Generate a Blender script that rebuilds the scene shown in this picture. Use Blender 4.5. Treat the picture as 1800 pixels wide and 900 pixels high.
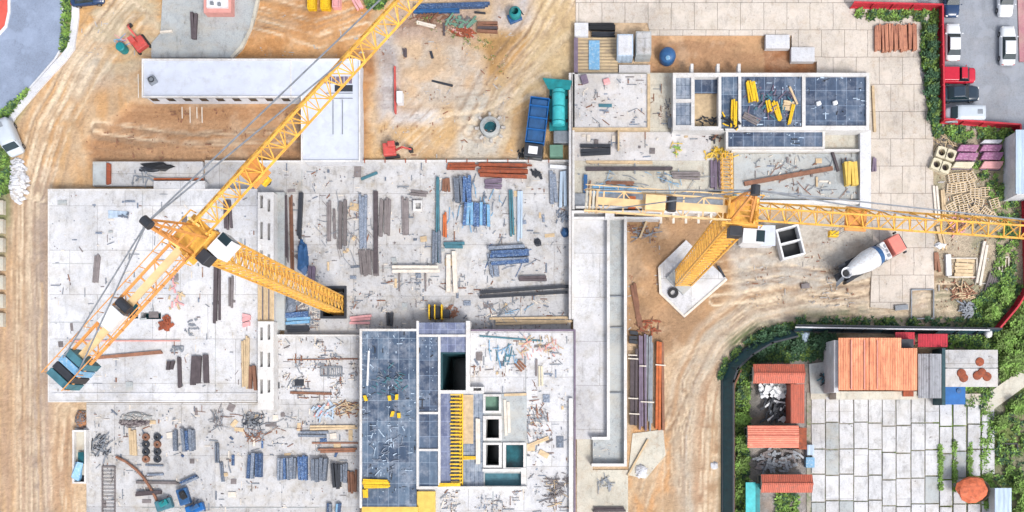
import bpy, bmesh, math, random
import numpy as np
from mathutils import Vector, Matrix, noise
random.seed(7)
rnd = random.random
SC = bpy.context.scene
COL = SC.collection
for o in list(bpy.data.objects): bpy.data.objects.remove(o)

# ------------------------------------------------------------------ camera
H = 108.0; F = 1566.0; NX = 998.0; NY = 722.0      # flying height, focal length in px of the 1800 px frame, nadir
cd = bpy.data.cameras.new('camera'); cam = bpy.data.objects.new('camera', cd); COL.objects.link(cam)
cam.location = (0, 0, H); cam.rotation_euler = (0, 0, 0)
cd.sensor_width = 36; cd.lens = 36 * F / 1800
cd.shift_x = (900 - NX) / 1800; cd.shift_y = (NY - 450) / 1800
cd.clip_end = 2000; cd.clip_start = 1
SC.camera = cam
# ------------------------------------------------------------------ light
SUN_EL = math.radians(52); SUN_AZ = math.radians(-52)   # azimuth of the sun seen from the site, counted from +x
w = bpy.data.worlds.new('World'); SC.world = w; w.use_nodes = True
nt = w.node_tree; bg = nt.nodes['Background']
sky = nt.nodes.new('ShaderNodeTexSky'); sky.sky_type = 'NISHITA'; sky.sun_disc = False
sky.sun_elevation = SUN_EL; sky.sun_rotation = math.radians(90) - SUN_AZ
sky.dust_density = 3.0; sky.air_density = 0.8
hz = nt.nodes.new('ShaderNodeHueSaturation'); hz.inputs['Saturation'].default_value = 0.45     # thin bright cloud: the sky light is nearly neutral
nt.links.new(sky.outputs[0], hz.inputs['Color']); nt.links.new(hz.outputs[0], bg.inputs[0]); bg.inputs[1].default_value = 0.15
ld = bpy.data.lights.new('sun', 'SUN'); sun = bpy.data.objects.new('sun', ld); COL.objects.link(sun)
ld.energy = 1.5; ld.angle = math.radians(14); ld.color = (1, 0.965, 0.92)
sd = Vector((math.cos(SUN_AZ) * math.cos(SUN_EL), math.sin(SUN_AZ) * math.cos(SUN_EL), math.sin(SUN_EL)))
sun.rotation_euler = sd.to_track_quat('Z', 'Y').to_euler()
vs = SC.view_settings; vs.view_transform = 'Standard'; vs.look = 'None'; vs.exposure = 0.9; vs.gamma = 1
vs.use_curve_mapping = False

# ------------------------------------------------------------------ helpers
def P(x, y, z=0.0):
    s = (H - z) / F
    return Vector(((x - NX) * s, -(y - NY) * s, z))
KA = 0.68
def lin(c): c /= 255.0; return c / 12.92 if c <= 0.04045 else ((c + 0.055) / 1.055) ** 2.4
def C(r, g, b, k=None):
    k = KA if k is None else k
    return (lin(r) * k, lin(g) * k, lin(b) * k, 1)
def NN(nt, typ, **kw):
    n = nt.nodes.new(typ)
    for k, v in kw.items():
        if k in ('ins',):
            for a, b in v.items(): n.inputs[a].default_value = b
        else: setattr(n, k, v)
    return n
def ramp(nt, fac, stops):
    r = nt.nodes.new('ShaderNodeValToRGB'); e = r.color_ramp.elements
    while len(e) < len(stops): e.new(0.5)
    for i, (p, c) in enumerate(stops):
        e[i].position = p; e[i].color = c if len(c) == 4 else (c[0], c[1], c[2], 1)
    nt.links.new(fac, r.inputs[0]); return r.outputs[0]
def mixc(nt, a, b, f, mode='MIX'):
    m = nt.nodes.new('ShaderNodeMix'); m.data_type = 'RGBA'; m.blend_type = mode
    for s, v in ((0, f), (6, a), (7, b)):
        if hasattr(v, 'type') and hasattr(v, 'links'): nt.links.new(v, m.inputs[s])
        else: m.inputs[s].default_value = v
    return m.outputs[2]
def scl(c, k): return (min(c[0] * k, 1), min(c[1] * k, 1), min(c[2] * k, 1), 1)
M = {}
def base_mat(name):
    m = bpy.data.materials.new(name); m.use_nodes = True
    M[name] = m; nt = m.node_tree; b = nt.nodes['Principled BSDF']
    tc = nt.nodes.new('ShaderNodeTexCoord'); return m, nt, b, tc.outputs['Object']
def tex(nt, co, s, d=4, r=0.6, stretch=None):
    if stretch:
        mp = NN(nt, 'ShaderNodeMapping'); mp.inputs['Scale'].default_value = stretch
        nt.links.new(co, mp.inputs[0]); co = mp.outputs[0]
    n = NN(nt, 'ShaderNodeTexNoise', ins={'Scale': s, 'Detail': d, 'Roughness': r}); nt.links.new(co, n.inputs['Vector'])
    return n.outputs['Fac']
def bump(nt, b, h, strength=0.4, dist=0.05):
    n = NN(nt, 'ShaderNodeBump', ins={'Strength': strength, 'Distance': dist})
    nt.links.new(h, n.inputs['Height']); nt.links.new(n.outputs[0], b.inputs['Normal'])
def mat(name, c, rough=0.7, var=0.25, scale=1.5, metal=0.0, stretch=None, dirt=None, rand=0.0):
    """painted / plain material with worn, uneven tone"""
    m, nt, b, co = base_mat(name)
    f = tex(nt, co, scale, 5, 0.65, stretch)
    col = ramp(nt, f, [(0.3, scl(c, 1 - var)), (0.72, scl(c, 1 + var * 0.8))])
    if dirt:
        f2 = tex(nt, co, scale * 2.7, 6, 0.7)
        k = ramp(nt, f2, [(0.5, (0, 0, 0, 1)), (0.66, (1, 1, 1, 1))])
        col = mixc(nt, col, dirt, k)
    if rand:
        oi = NN(nt, 'ShaderNodeObjectInfo')
        r = ramp(nt, oi.outputs['Random'], [(0, (1 - rand,) * 3), (1, (1 + rand * 0.6, 1 + rand * 0.6, 1 + rand * 0.6))])
        col = mixc(nt, col, r, 1.0, 'MULTIPLY')
    nt.links.new(col, b.inputs['Base Color'])
    b.inputs['Roughness'].default_value = rough; b.inputs['Metallic'].default_value = metal
    bump(nt, b, tex(nt, co, scale * 12, 3), 0.25, 0.02)
    return m
def concrete(name, c, stain=(150, 135, 120), stainamt=0.5, streak=None, joint=None, jcol=(140, 135, 130), spot=0.5, dust=0.34, damp=0.28, jm=0.0, jc=0.92):
    m, nt, b, co = base_mat(name)
    f1 = tex(nt, co, 0.16, 6, 0.6); f2 = tex(nt, co, 0.9, 6, 0.7, streak); f3 = tex(nt, co, 7, 4, 0.7)
    col = ramp(nt, f1, [(0.32, scl(c, 0.80)), (0.5, c), (0.7, scl(c, 1.12))])
    k = ramp(nt, f2, [(0.50, (0, 0, 0, 1)), (0.68, (stainamt,) * 3 + (1,))])
    col = mixc(nt, col, C(*stain), k)
    k3 = ramp(nt, f3, [(0.25, (0.68, 0.68, 0.68)), (0.5, (1, 1, 1)), (0.75, (1.15, 1.15, 1.15))])
    col = mixc(nt, col, k3, 0.8, 'MULTIPLY')
    # dark spots: dropped waste, oil, water marks
    f4 = tex(nt, co, 2.3, 3, 0.55)
    k4 = ramp(nt, f4, [(0.66, (0, 0, 0, 1)), (0.73, (spot, spot, spot, 1))])
    col = mixc(nt, col, C(105, 100, 100), k4)
    # pale laitance patches
    f5 = tex(nt, co, 0.45, 3, 0.5)
    k5 = ramp(nt, f5, [(0.55, (0, 0, 0, 1)), (0.62, (0.5, 0.5, 0.5, 1))])
    col = mixc(nt, col, scl(c, 1.22), k5)
    # dust trodden in from the earth, and cloudy damp patches
    f6 = tex(nt, co, 0.28, 8, 0.72, (1.0, 1.8, 1)); k6 = ramp(nt, f6, [(0.46, (0, 0, 0, 1)), (0.66, (dust, dust, dust, 1))])
    col = mixc(nt, col, C(202, 188, 164), k6)
    f7 = tex(nt, co, 0.6, 7, 0.7, (2.2, 0.8, 1)); k7 = ramp(nt, f7, [(0.30, (1 - damp,) * 3), (0.47, (1, 1, 1))])
    col = mixc(nt, col, k7, 1.0, 'MULTIPLY')
    if joint:
        br = NN(nt, 'ShaderNodeTexBrick', offset=0.5 if len(joint) > 2 else 0.0, ins={'Scale': 1.0, 'Mortar Size': 0.03, 'Mortar Smooth': 0.3, 'Brick Width': joint[0], 'Row Height': joint[1],
                 'Color1': (1, 1, 1, 1), 'Color2': (jc, jc, jc, 1), 'Mortar': (jm, jm, jm, 1)})
        wob = NN(nt, 'ShaderNodeTexNoise', ins={'Scale': 0.7}); nt.links.new(co, wob.inputs['Vector'])
        va = NN(nt, 'ShaderNodeVectorMath', operation='MULTIPLY_ADD'); nt.links.new(wob.outputs['Color'], va.inputs[0])
        va.inputs[1].default_value = (0.12, 0.12, 0); nt.links.new(co, va.inputs[2])
        nt.links.new(va.outputs[0], br.inputs['Vector'])
        col = mixc(nt, col, br.outputs['Color'], 0.8, 'MULTIPLY')
        fk = NN(nt, 'ShaderNodeMath', operation='MULTIPLY'); nt.links.new(br.outputs['Fac'], fk.inputs[0]); nt.links.new(f2, fk.inputs[1])
        col = mixc(nt, col, C(*jcol), fk.outputs[0])
    nt.links.new(col, b.inputs['Base Color']); b.inputs['Roughness'].default_value = 0.85
    bump(nt, b, f3, 0.35, 0.03)
    return m
def stripes(name, c, freq, axis='X', amt=0.35, rough=0.6, var=0.25, dirt=None, dist=0.3, c2=None):
    """corrugated or boarded sheet: ridges with real bump, uneven colour"""
    m, nt, b, co = base_mat(name)
    wv = NN(nt, 'ShaderNodeTexWave', bands_direction=axis, ins={'Scale': freq, 'Distortion': dist, 'Detail': 2.0}); nt.links.new(co, wv.inputs['Vector'])
    st = {'X': (3, .35, 1), 'Y': (.35, 3, 1)}[axis]
    f = tex(nt, co, 0.9, 6, 0.7, st)
    col = ramp(nt, f, [(0.3, scl(c, 1 - var)), (0.7, scl(c2 or c, 1 + var))])
    k = ramp(nt, wv.outputs['Fac'], [(0.0, (1 - amt,) * 3), (0.35, (1, 1, 1))])
    col = mixc(nt, col, k, 1.0, 'MULTIPLY')
    if dirt:
        k2 = ramp(nt, tex(nt, co, 1.6, 6, 0.7), [(0.52, (0, 0, 0, 1)), (0.68, (0.8, 0.8, 0.8, 1))]); col = mixc(nt, col, dirt, k2)
    nt.links.new(col, b.inputs['Base Color']); b.inputs['Roughness'].default_value = rough
    bump(nt, b, wv.outputs['Fac'], 0.7, 0.05); return m
def panels(name, c, bw, rh, c2, mortar, dust=(200, 205, 215), dustamt=0.55, off=0.0, ms=0.03):
    m, nt, b, co = base_mat(name)
    br = NN(nt, 'ShaderNodeTexBrick', offset=off, ins={'Scale': 1.0, 'Mortar Size': ms, 'Mortar Smooth': 0.2, 'Brick Width': bw, 'Row Height': rh, 'Bias': 0.0,
             'Color1': c, 'Color2': c2, 'Mortar': mortar})
    nt.links.new(co, br.inputs['Vector'])
    f = tex(nt, co, 0.8, 7, 0.75); f2 = tex(nt, co, 2.2, 5, 0.7, (1.0, .35, 1))
    k = ramp(nt, f, [(0.47, (0, 0, 0, 1)), (0.7, (dustamt,) * 3 + (1,))])
    col = mixc(nt, br.outputs['Color'], C(*dust), k)
    k2 = ramp(nt, f2, [(0.25, (0.6, 0.62, 0.66)), (0.55, (1, 1, 1)), (0.8, (1.35, 1.35, 1.3))])
    col = mixc(nt, col, k2, 0.9, 'MULTIPLY')
    k3 = ramp(nt, tex(nt, co, 5, 4, 0.8), [(0.66, (0, 0, 0, 1)), (0.72, (0.5, 0.5, 0.5, 1))])
    col = mixc(nt, col, C(*dust), k3)
    nt.links.new(col, b.inputs['Base Color']); b.inputs['Roughness'].default_value = 0.55
    bump(nt, b, br.outputs['Fac'], -0.3, 0.03); return m

concrete('concrete', C(223, 224, 228), (176, 170, 158), 0.6, joint=(6.6, 5.3, 1), jm=.55, jc=.86, dust=.25)
concrete('concrete_dusty', C(208, 208, 210), (160, 152, 140), 0.75, spot=0.7, joint=(8.1, 6.2, 1), jm=.55, jc=.84, damp=.34)
concrete('concrete_grey', C(182, 188, 190), (150, 145, 140), 0.6)
concrete('concrete_pinkish', C(216, 214, 214), (200, 184, 176), 0.4, spot=0.3)
concrete('concrete_warm', C(212, 208, 194), (185, 160, 135), 0.6)
concrete('concrete_white', C(226, 228, 234), (190, 186, 184), 0.5, spot=0.3, dust=.2, damp=.14)
concrete('wall_white', C(228, 227, 226), (185, 175, 165), 0.6, spot=0.15, dust=.25, damp=.14)
concrete('site_paving', C(219, 209, 198), (192, 170, 148), 0.55, joint=(2.8, 3.3, 1), jcol=(130, 120, 112))
concrete('yard_paving', C(215, 216, 219), (168, 166, 164), 0.75, spot=0.75, dust=.2, damp=.4)
concrete('asphalt_blue', C(150, 164, 188), (135, 150, 175), 0.4, spot=0.1, dust=.0, damp=.12)
concrete('asphalt_grey', C(156, 162, 172), (150, 150, 160), 0.5, spot=0.2, dust=.1, damp=.15)
concrete('red_paving', C(190, 130, 140), (170, 120, 130), 0.5)
mat('joint_dirt', C(168, 162, 150), 0.95, 0.3, 1.0, dirt=C(110, 130, 80)); mat('red_island', C(225, 95, 80), 0.7, 0.2)
mat('white_line', C(235, 235, 235), 0.7, 0.1)
mat('roof_white', C(216, 223, 238), 0.5, 0.10, 0.4, dirt=C(204, 208, 220))
mat('white', C(240, 242, 245), 0.5, 0.1)
mat('white_car', C(238, 242, 246), 0.25, 0.04); mat('red_car', C(205, 35, 60), 0.25, 0.1); mat('dark_car', C(45, 62, 78), 0.25, 0.15); mat('silver_car', C(205, 215, 225), 0.25, 0.08)
mat('navy_car', C(35, 65, 105), 0.25, 0.1)
mat('glass', C(35, 55, 62), 0.12, 0.2); mat('tyre', C(45, 45, 48), 0.8, 0.2); mat('rim', C(170, 172, 176), 0.3, 0.1, metal=0.6)
mat('lamp_clear', C(235, 235, 230), 0.2, 0.05); mat('lamp_red', C(190, 30, 30), 0.2, 0.05)
mat('crane_yellow', C(250, 192, 84, .72), 0.5, 0.3, 1.2, dirt=C(226, 156, 72)); mat('crane_pale', C(250, 215, 160), 0.5, 0.15)
mat('crane_orange', C(240, 168, 92), 0.5, 0.2)
mat('yellow', C(250, 205, 30), 0.5, 0.18, dirt=C(215, 160, 30)); mat('yellow_dull', C(235, 200, 95), 0.6, 0.2)
mat('blue', C(48, 98, 150), 0.45, 0.3); mat('blue_pale', C(120, 175, 215), 0.5, 0.2, dirt=C(180, 205, 220)); mat('blue_tank', C(30, 110, 185), 0.35, 0.2)
mat('teal', C(15, 140, 145), 0.5, 0.35); mat('teal_bright', C(70, 200, 205), 0.5, 0.25); mat('teal_dull', C(70, 125, 140), 0.6, 0.3)
mat('form_blue', C(58, 92, 142), 0.55, 0.55, 2.5, dirt=C(150, 175, 205), rand=0.4)
mat('form_grey', C(120, 132, 150), 0.6, 0.4, 2.5, dirt=C(175, 180, 190), rand=0.3)
mat('timber_dark', C(92, 82, 86), 0.8, 0.35, 2, rand=0.25); mat('timber_grey', C(132, 124, 124), 0.8, 0.3, 2, rand=0.25)
mat('timber_brown', C(150, 105, 82), 0.8, 0.35, 2, rand=0.25); mat('timber_tan', C(222, 196, 158), 0.8, 0.25, 2, rand=0.15)
mat('timber_pale', C(236, 226, 212), 0.8, 0.2, 2); mat('rust', C(165, 84, 52), 0.8, 0.4, 1.6, dirt=C(110, 70, 60)); mat('rust_orange', C(205, 110, 60), 0.8, 0.35, 1.6)
mat('steel_grey', C(150, 156, 164), 0.45, 0.3, 2, metal=0.2); mat('steel_dark', C(58, 62, 70), 0.5, 0.3, 2, metal=0.2)
mat('black', C(26, 29, 34), 0.6, 0.3); mat('water_dark', C(22, 58, 64), 0.15, 0.4, 1.0); mat('water_teal', C(30, 95, 105), 0.2, 0.5, 1.0)
mat('purple_tarp', C(170, 110, 150), 0.6, 0.35, 1.5, dirt=C(205, 160, 185)); mat('pink', C(240, 175, 175), 0.6, 0.2); mat('red_faded', C(214, 84, 78), 0.6, 0.3, 1.5, dirt=C(190, 110, 95)); mat('red', C(205, 45, 62), 0.6, 0.25); mat('salmon', C(232, 165, 155), 0.6, 0.15)
mat('beige_box', C(228, 218, 190), 0.7, 0.15); mat('green_box', C(110, 150, 130), 0.6, 0.25)
mat('mauve', C(125, 110, 130), 0.7, 0.3)
mat('rubble', C(200, 195, 190), 0.9, 0.35, 3); mat('mud_pile', C(170, 120, 85), 0.95, 0.3, 2)
mat('leaf', C(120, 150, 72), 0.7, 0.5, 2.5, rand=0.2); mat('leaf_dark', C(66, 105, 70), 0.7, 0.5, 2.5, rand=0.2); mat('leaf_bright', C(142, 184, 84), 0.7, 0.4, 2.5); mat('bark', C(110, 90, 70), 0.9, 0.3); mat('leaf_autumn', C(215, 110, 70), 0.7, 0.4, 2.5)
mat('drum_white', C(232, 236, 240), 0.4, 0.1, dirt=C(200, 190, 185)); mat('cab_salmon', C(245, 140, 125), 0.4, 0.12)
stripes('roof_orange', C(236, 140, 96), 1.1, 'X', 0.22, c2=C(250, 170, 128), dirt=C(196, 120, 92), var=.32); stripes('roof_red', C(205, 105, 80), 1.4, 'X', 0.35, dirt=C(150, 95, 80)); stripes('roof_salmon', C(236, 134, 108), 1.2, 'Y', 0.2, dirt=C(246, 170, 135))
stripes('roof_grey', C(165, 168, 175), 1.2, 'X', 0.25, dirt=C(110, 110, 112)); stripes('sheet_red', C(208, 48, 66), 1.6, 'X', 0.3, dirt=C(150, 30, 45)); stripes('sheet_red_y', C(208, 48, 66), 1.6, 'Y', 0.3, dirt=C(150, 30, 45))
stripes('netting', C(30, 82, 92), 2.2, 'Y', 0.4, dirt=C(18, 55, 68)); stripes('netting_x', C(45, 80, 95), 2.2, 'X', 0.4, dirt=C(24, 52, 65))
stripes('rusty_boards', C(200, 130, 100), 1.7, 'X', 0.5, c2=C(215, 150, 120), dirt=C(150, 95, 80))
stripes('plank_floor', C(190, 170, 140), 0.8, 'Y', 0.45, c2=C(205, 180, 140), dirt=C(150, 135, 120))
stripes('light_roof', C(190, 210, 230), 0.6, 'X', 0.1)
PAN = dict(mortar=C(120, 145, 180))
panels('deck_blue', C(54, 76, 104), 1.22, 2.44, C(98, 120, 144), C(140, 158, 178), dustamt=.45)
panels('deck_blue_dark', C(50, 68, 96), 1.22, 1.8, C(88, 108, 134), C(136, 156, 182), dustamt=0.35)
panels('deck_purple', C(98, 108, 142), 0.9, 1.8, C(124, 134, 162), C(150, 160, 195), dustamt=0.5)
panels('deck_worn', C(120, 134, 155), 0.5, 1.2, C(150, 162, 176), C(60, 80, 100), dustamt=0.8)

class MB:
    def __init__(s): s.v = []; s.f = []
    def add(s, vs, fs):
        n = len(s.v); s.v += [tuple(v) for v in vs]; s.f += [tuple(i + n for i in f) for f in fs]; return s
    def hexa(s, b, t):
        return s.add(list(b) + list(t), [(3, 2, 1, 0), (4, 5, 6, 7), (0, 1, 5, 4), (1, 2, 6, 5), (2, 3, 7, 6), (3, 0, 4, 7)])
    def box(s, x0, y0, z0, x1, y1, z1):
        if x0 > x1: x0, x1 = x1, x0
        if y0 > y1: y0, y1 = y1, y0
        return s.hexa([(x0, y0, z0), (x1, y0, z0), (x1, y1, z0), (x0, y1, z0)], [(x0, y0, z1), (x1, y0, z1), (x1, y1, z1), (x0, y1, z1)])
    def obox(s, c, L, W, z0, z1, a, taper=1.0):
        ca, sa = math.cos(a), math.sin(a)
        def q(u, v, z): return (c[0] + u * ca - v * sa, c[1] + u * sa + v * ca, z)
        L /= 2; W /= 2; t = taper
        return s.hexa([q(-L, -W, z0), q(L, -W, z0), q(L, W, z0), q(-L, W, z0)], [q(-L * t, -W * t, z1), q(L * t, -W * t, z1), q(L * t, W * t, z1), q(-L * t, W * t, z1)])
    def prism(s, poly, z0, z1):
        if sum(poly[i - 1][0] * poly[i][1] - poly[i][0] * poly[i - 1][1] for i in range(len(poly))) < 0: poly = poly[::-1]
        n = len(poly)
        return s.add([(p[0], p[1], z0) for p in poly] + [(p[0], p[1], z1) for p in poly],
                     [tuple(range(n))[::-1], tuple(range(n, 2 * n))] + [(i, (i + 1) % n, n + (i + 1) % n, n + i) for i in range(n)])
    def bar(s, p, q, w, h=None):
        h = h or w; p = Vector(p); q = Vector(q); d = q - p
        if d.length < 1e-5: return s
        d.normalize(); up = Vector((0, 0, 1)) if abs(d.z) < 0.95 else Vector((1, 0, 0))
        a = d.cross(up).normalized() * w / 2; b = a.cross(d).normalized() * h / 2
        return s.hexa([p - a - b, p + a - b, p + a + b, p - a + b], [q - a - b, q + a - b, q + a + b, q - a + b])
    def cyl(s, p, q, r0, r1=None, n=12, caps=True):
        r1 = r0 if r1 is None else r1; p = Vector(p); q = Vector(q); d = (q - p).normalized()
        up = Vector((0, 0, 1)) if abs(d.z) < 0.95 else Vector((1, 0, 0)); a = d.cross(up).normalized(); b = a.cross(d)
        A = [p + (a * math.cos(t) + b * math.sin(t)) * r0 for t in [2 * math.pi * i / n for i in range(n)]]
        B = [q + (a * math.cos(t) + b * math.sin(t)) * r1 for t in [2 * math.pi * i / n for i in range(n)]]
        fs = [(i, n + i, n + (i + 1) % n, (i + 1) % n) for i in range(n)]
        if caps: fs += [tuple(range(n)), tuple(range(n, 2 * n))[::-1]]
        return s.add(A + B, fs)
    def tube(s, pts, r, n=6):
        for a, b in zip(pts, pts[1:]): s.cyl(a, b, r, r, n)
        return s
    def lathe(s, c, prof, n=20):
        vs = []; m = len(prof)
        for r, z in prof:
            for i in range(n): t = 2 * math.pi * i / n; vs.append((c[0] + r * math.cos(t), c[1] + r * math.sin(t), c[2] + z))
        fs = [(j * n + i, j * n + (i + 1) % n, (j + 1) * n + (i + 1) % n, (j + 1) * n + i) for j in range(m - 1) for i in range(n)]
        return s.add(vs, fs)
    def blob(s, c, r, seed=0, sq=0.7, n=10, m=6, rough=0.3):
        vs = []; c = Vector(c)
        for j in range(m + 1):
            ph = math.pi * j / m
            for i in range(n):
                t = 2 * math.pi * i / n; d = Vector((math.sin(ph) * math.cos(t), math.sin(ph) * math.sin(t), math.cos(ph)))
                k = 1 + rough * noise.noise(d * 1.7 + Vector((seed * 3.1, seed, 0)))*2
                vs.append((c.x + d.x * r[0] * k, c.y + d.y * r[1] * k, c.z + d.z * r[2] * k))
        fs = [(j * n + i, (j + 1) * n + i, (j + 1) * n + (i + 1) % n, j * n + (i + 1) % n) for j in range(m) for i in range(n)]
        return s.add(vs, fs)
    def build(s, name, mt, parent=None, bevel=0.0, smooth=False):
        off = Vector((0, 0, 0))
        if parent is not None and not parent.get('_local'):
            off = wloc(parent)
        me = bpy.data.meshes.new(name); me.from_pydata([(v[0] - off.x, v[1] - off.y, v[2] - off.z) for v in s.v], [], s.f)
        bm = bmesh.new(); bm.from_mesh(me); bmesh.ops.recalc_face_normals(bm, faces=bm.faces)
        bm.to_mesh(me); bm.free()
        if smooth: me.polygons.foreach_set('use_smooth', [True] * len(me.polygons))
        me.materials.append(M[mt] if isinstance(mt, str) else mt)
        o = bpy.data.objects.new(name, me); COL.objects.link(o)
        if parent is not None:
            o.parent = parent
            if parent.get('_local'): o['_local'] = 1
        if bevel:
            b = o.modifiers.new('bevel', 'BEVEL'); b.width = bevel; b.segments = 2; b.limit_method = 'ANGLE'
        return o
def wloc(o):
    v = Vector(o.location)
    while o.parent: o = o.parent; v += Vector(o.location)
    return v
def tag(o, label=None, cat=None, group=None, kind=None):
    if label: o['label'] = label
    if cat: o['category'] = cat
    if group: o['group'] = group
    if kind: o['kind'] = kind
    return o
def thing(name, label, cat, loc, group=None, local=False, rz=0):
    o = bpy.data.objects.new(name, None); COL.objects.link(o); o.location = loc; o.rotation_euler = (0, 0, rz); o.empty_display_size = 0.3
    if local: o['_local'] = 1
    return tag(o, label, cat, group)
def solo(mb, name, mt, label, cat, group=None, bevel=0.0, smooth=False):
    """a thing that is one mesh; its origin is put at its base"""
    xs = [v[0] for v in mb.v]; ys = [v[1] for v in mb.v]; zs = [v[2] for v in mb.v]
    c = ((min(xs) + max(xs)) / 2, (min(ys) + max(ys)) / 2, min(zs))
    mb.v = [(v[0] - c[0], v[1] - c[1], v[2] - c[2]) for v in mb.v]
    o = mb.build(name, mt, None, bevel, smooth); o.location = c
    return tag(o, label, cat, group)
def struct(mb, name, mt): o = mb.build(name, mt); o['kind'] = 'structure'; return o
def copy_tree(o, parent=None):
    c = o.copy(); COL.objects.link(c); c.parent = parent
    for ch in o.children: copy_tree(ch, c)
    return c
def R(x0, y0, x1, y1, z):                       # a px rectangle on the level z -> world rectangle
    a = P(x0, y1, z); b = P(x1, y0, z); return a.x, a.y, b.x, b.y
def gridprism(mb, rects, holes, z0, z1):
    """union of world rectangles minus holes, as one clean solid"""
    xs = sorted({round(v, 4) for r in rects + holes for v in (r[0], r[2])}); ys = sorted({round(v, 4) for r in rects + holes for v in (r[1], r[3])})
    def inside(cx, cy): return any(r[0] < cx < r[2] and r[1] < cy < r[3] for r in rects) and not any(r[0] < cx < r[2] and r[1] < cy < r[3] for r in holes)
    S = [[inside((xs[i] + xs[i + 1]) / 2, (ys[j] + ys[j + 1]) / 2) for j in range(len(ys) - 1)] for i in range(len(xs) - 1)]
    def s(i, j): return 0 <= i < len(xs) - 1 and 0 <= j < len(ys) - 1 and S[i][j]
    for i in range(len(xs) - 1):
        for j in range(len(ys) - 1):
            if not S[i][j]: continue
            a, b, c, d = xs[i], ys[j], xs[i + 1], ys[j + 1]
            mb.add([(a, b, z1), (c, b, z1), (c, d, z1), (a, d, z1)], [(0, 1, 2, 3)])
            for (di, dj, p, q) in ((0, -1, (a, b), (c, b)), (1, 0, (c, b), (c, d)), (0, 1, (c, d), (a, d)), (-1, 0, (a, d), (a, b))):
                if not s(i + di, j + dj): mb.add([(p[0], p[1], z0), (q[0], q[1], z0), (q[0], q[1], z1), (p[0], p[1], z1)], [(0, 1, 2, 3)])
    return mb
def gp(rects, holes, z0, z1):                     # same, from px rectangles measured on z1
    return gridprism(MB(), [R(*r, z1) for r in rects], [R(*r, z1) for r in holes], z0, z1)
def poly(pts, z0, z1): return MB().prism([P(x, y, z1) for x, y in pts], z0, z1)

# ------------------------------------------------------------------ ground: one sheet, soil colour and relief computed on its own grid
SHAFTS = [(563, 503, 609, 560, -2.5), (774, 618, 822, 690, -6), (848, 690, 926, 860, -4), (1364, 392, 1416, 456, 0)]
xs = np.concatenate([np.linspace(-700, -80, 20)[:-1], np.arange(-80, 64, 0.22), np.linspace(64, 700, 20)[1:]])
ys = np.concatenate([np.linspace(-700, -20, 20)[:-1], np.arange(-20, 58, 0.22), np.linspace(58, 700, 20)[1:]])
X, Y = np.meshgrid(xs, ys, indexing='ij')
PX = X * F / H + NX; PY = -Y * F / H + NY
rs = np.random.RandomState(3)
def vnoise(x, y, s, seed, octv=4):
    out = np.zeros_like(x); amp = 1; tot = 0
    for k in range(octv):
        r = np.random.RandomState(seed + k * 17); T = r.rand(256, 256)
        u = x / s + 31.7 * k; v = y / s + 11.3 * k; iu = np.floor(u).astype(int); iv = np.floor(v).astype(int); fu = u - iu; fv = v - iv
        fu = fu * fu * (3 - 2 * fu); fv = fv * fv * (3 - 2 * fv)
        g = lambda a, b: T[a % 256, b % 256]
        out += amp * ((g(iu, iv) * (1 - fu) + g(iu + 1, iv) * fu) * (1 - fv) + (g(iu, iv + 1) * (1 - fu) + g(iu + 1, iv + 1) * fu) * fv); tot += amp; amp *= 0.55; s = s / 2.1
    return out / tot
W1 = (vnoise(PX, PY, 60, 1) - 0.5); W2 = (vnoise(PX, PY, 60, 5) - 0.5)
def inpoly(pts, feather=8, warp=30):
    x = PX + W1 * warp; y = PY + W2 * warp
    ins = np.zeros(x.shape, bool); dist = np.full(x.shape, 1e9); n = len(pts)
    for i in range(n):
        ax, ay = pts[i]; bx, by = pts[(i + 1) % n]
        if ay != by:
            cnd = ((ay > y) != (by > y)) & (x < (bx - ax) * (y - ay) / (by - ay) + ax); ins ^= cnd
        t = np.clip(((x - ax) * (bx - ax) + (y - ay) * (by - ay)) / max((bx - ax) ** 2 + (by - ay) ** 2, 1e-6), 0, 1)
        dist = np.minimum(dist, np.hypot(x - ax - t * (bx - ax), y - ay - t * (by - ay)))
    sd_ = np.where(ins, dist, -dist); return np.clip(sd_ / feather * 0.5 + 0.5, 0, 1)
def polyd(pts, warp=6):
    x = PX + W1 * warp; y = PY + W2 * warp; dist = np.full(x.shape, 1e9); side = np.zeros(x.shape)
    for (ax, ay), (bx, by) in zip(pts, pts[1:]):
        L2 = (bx - ax) ** 2 + (by - ay) ** 2; t = np.clip(((x - ax) * (bx - ax) + (y - ay) * (by - ay)) / L2, 0, 1)
        dd = np.hypot(x - ax - t * (bx - ax), y - ay - t * (by - ay)); s_ = np.sign((x - ax) * (by - ay) - (y - ay) * (bx - ax)); up = dd < dist
        dist = np.where(up, dd, dist); side = np.where(up, s_, side)
    return dist, side
def lc(c): return np.array([lin(c[0]), lin(c[1]), lin(c[2])]) * KA
G = np.zeros(X.shape + (3,)) + lc((210, 184, 152))
n1 = vnoise(PX, PY, 90, 21, 5); n2 = vnoise(PX, PY, 22, 31, 4); n3 = vnoise(PX, PY, 6, 41, 3)
def lay(mask, c):
    global G; G = G * (1 - mask[..., None]) + lc(c) * mask[..., None]
def rng(n, a, b): return np.clip((n - a) / (b - a), 0, 1)
Z = (n1 - 0.5) * 0.12 + (n3 - 0.5) * 0.05
def field(pts, c, alt=None, feather=10, warp=30, streak=None, seed=0, amt=0.8):
    m = inpoly(pts, feather, warp); lay(m, c)
    if alt is not None:
        a, b = (streak if streak else (40, 40))
        nn = vnoise(PX * 10 / a, PY * 10 / b, 10, 50 + seed, 4); lay(m * rng(nn, 0.42, 0.62) * amt, alt)
    return m
field([(-400, -400), (640, -400), (640, 300), (-400, 300)], (205, 186, 160), (214, 170, 118), seed=1)
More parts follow.
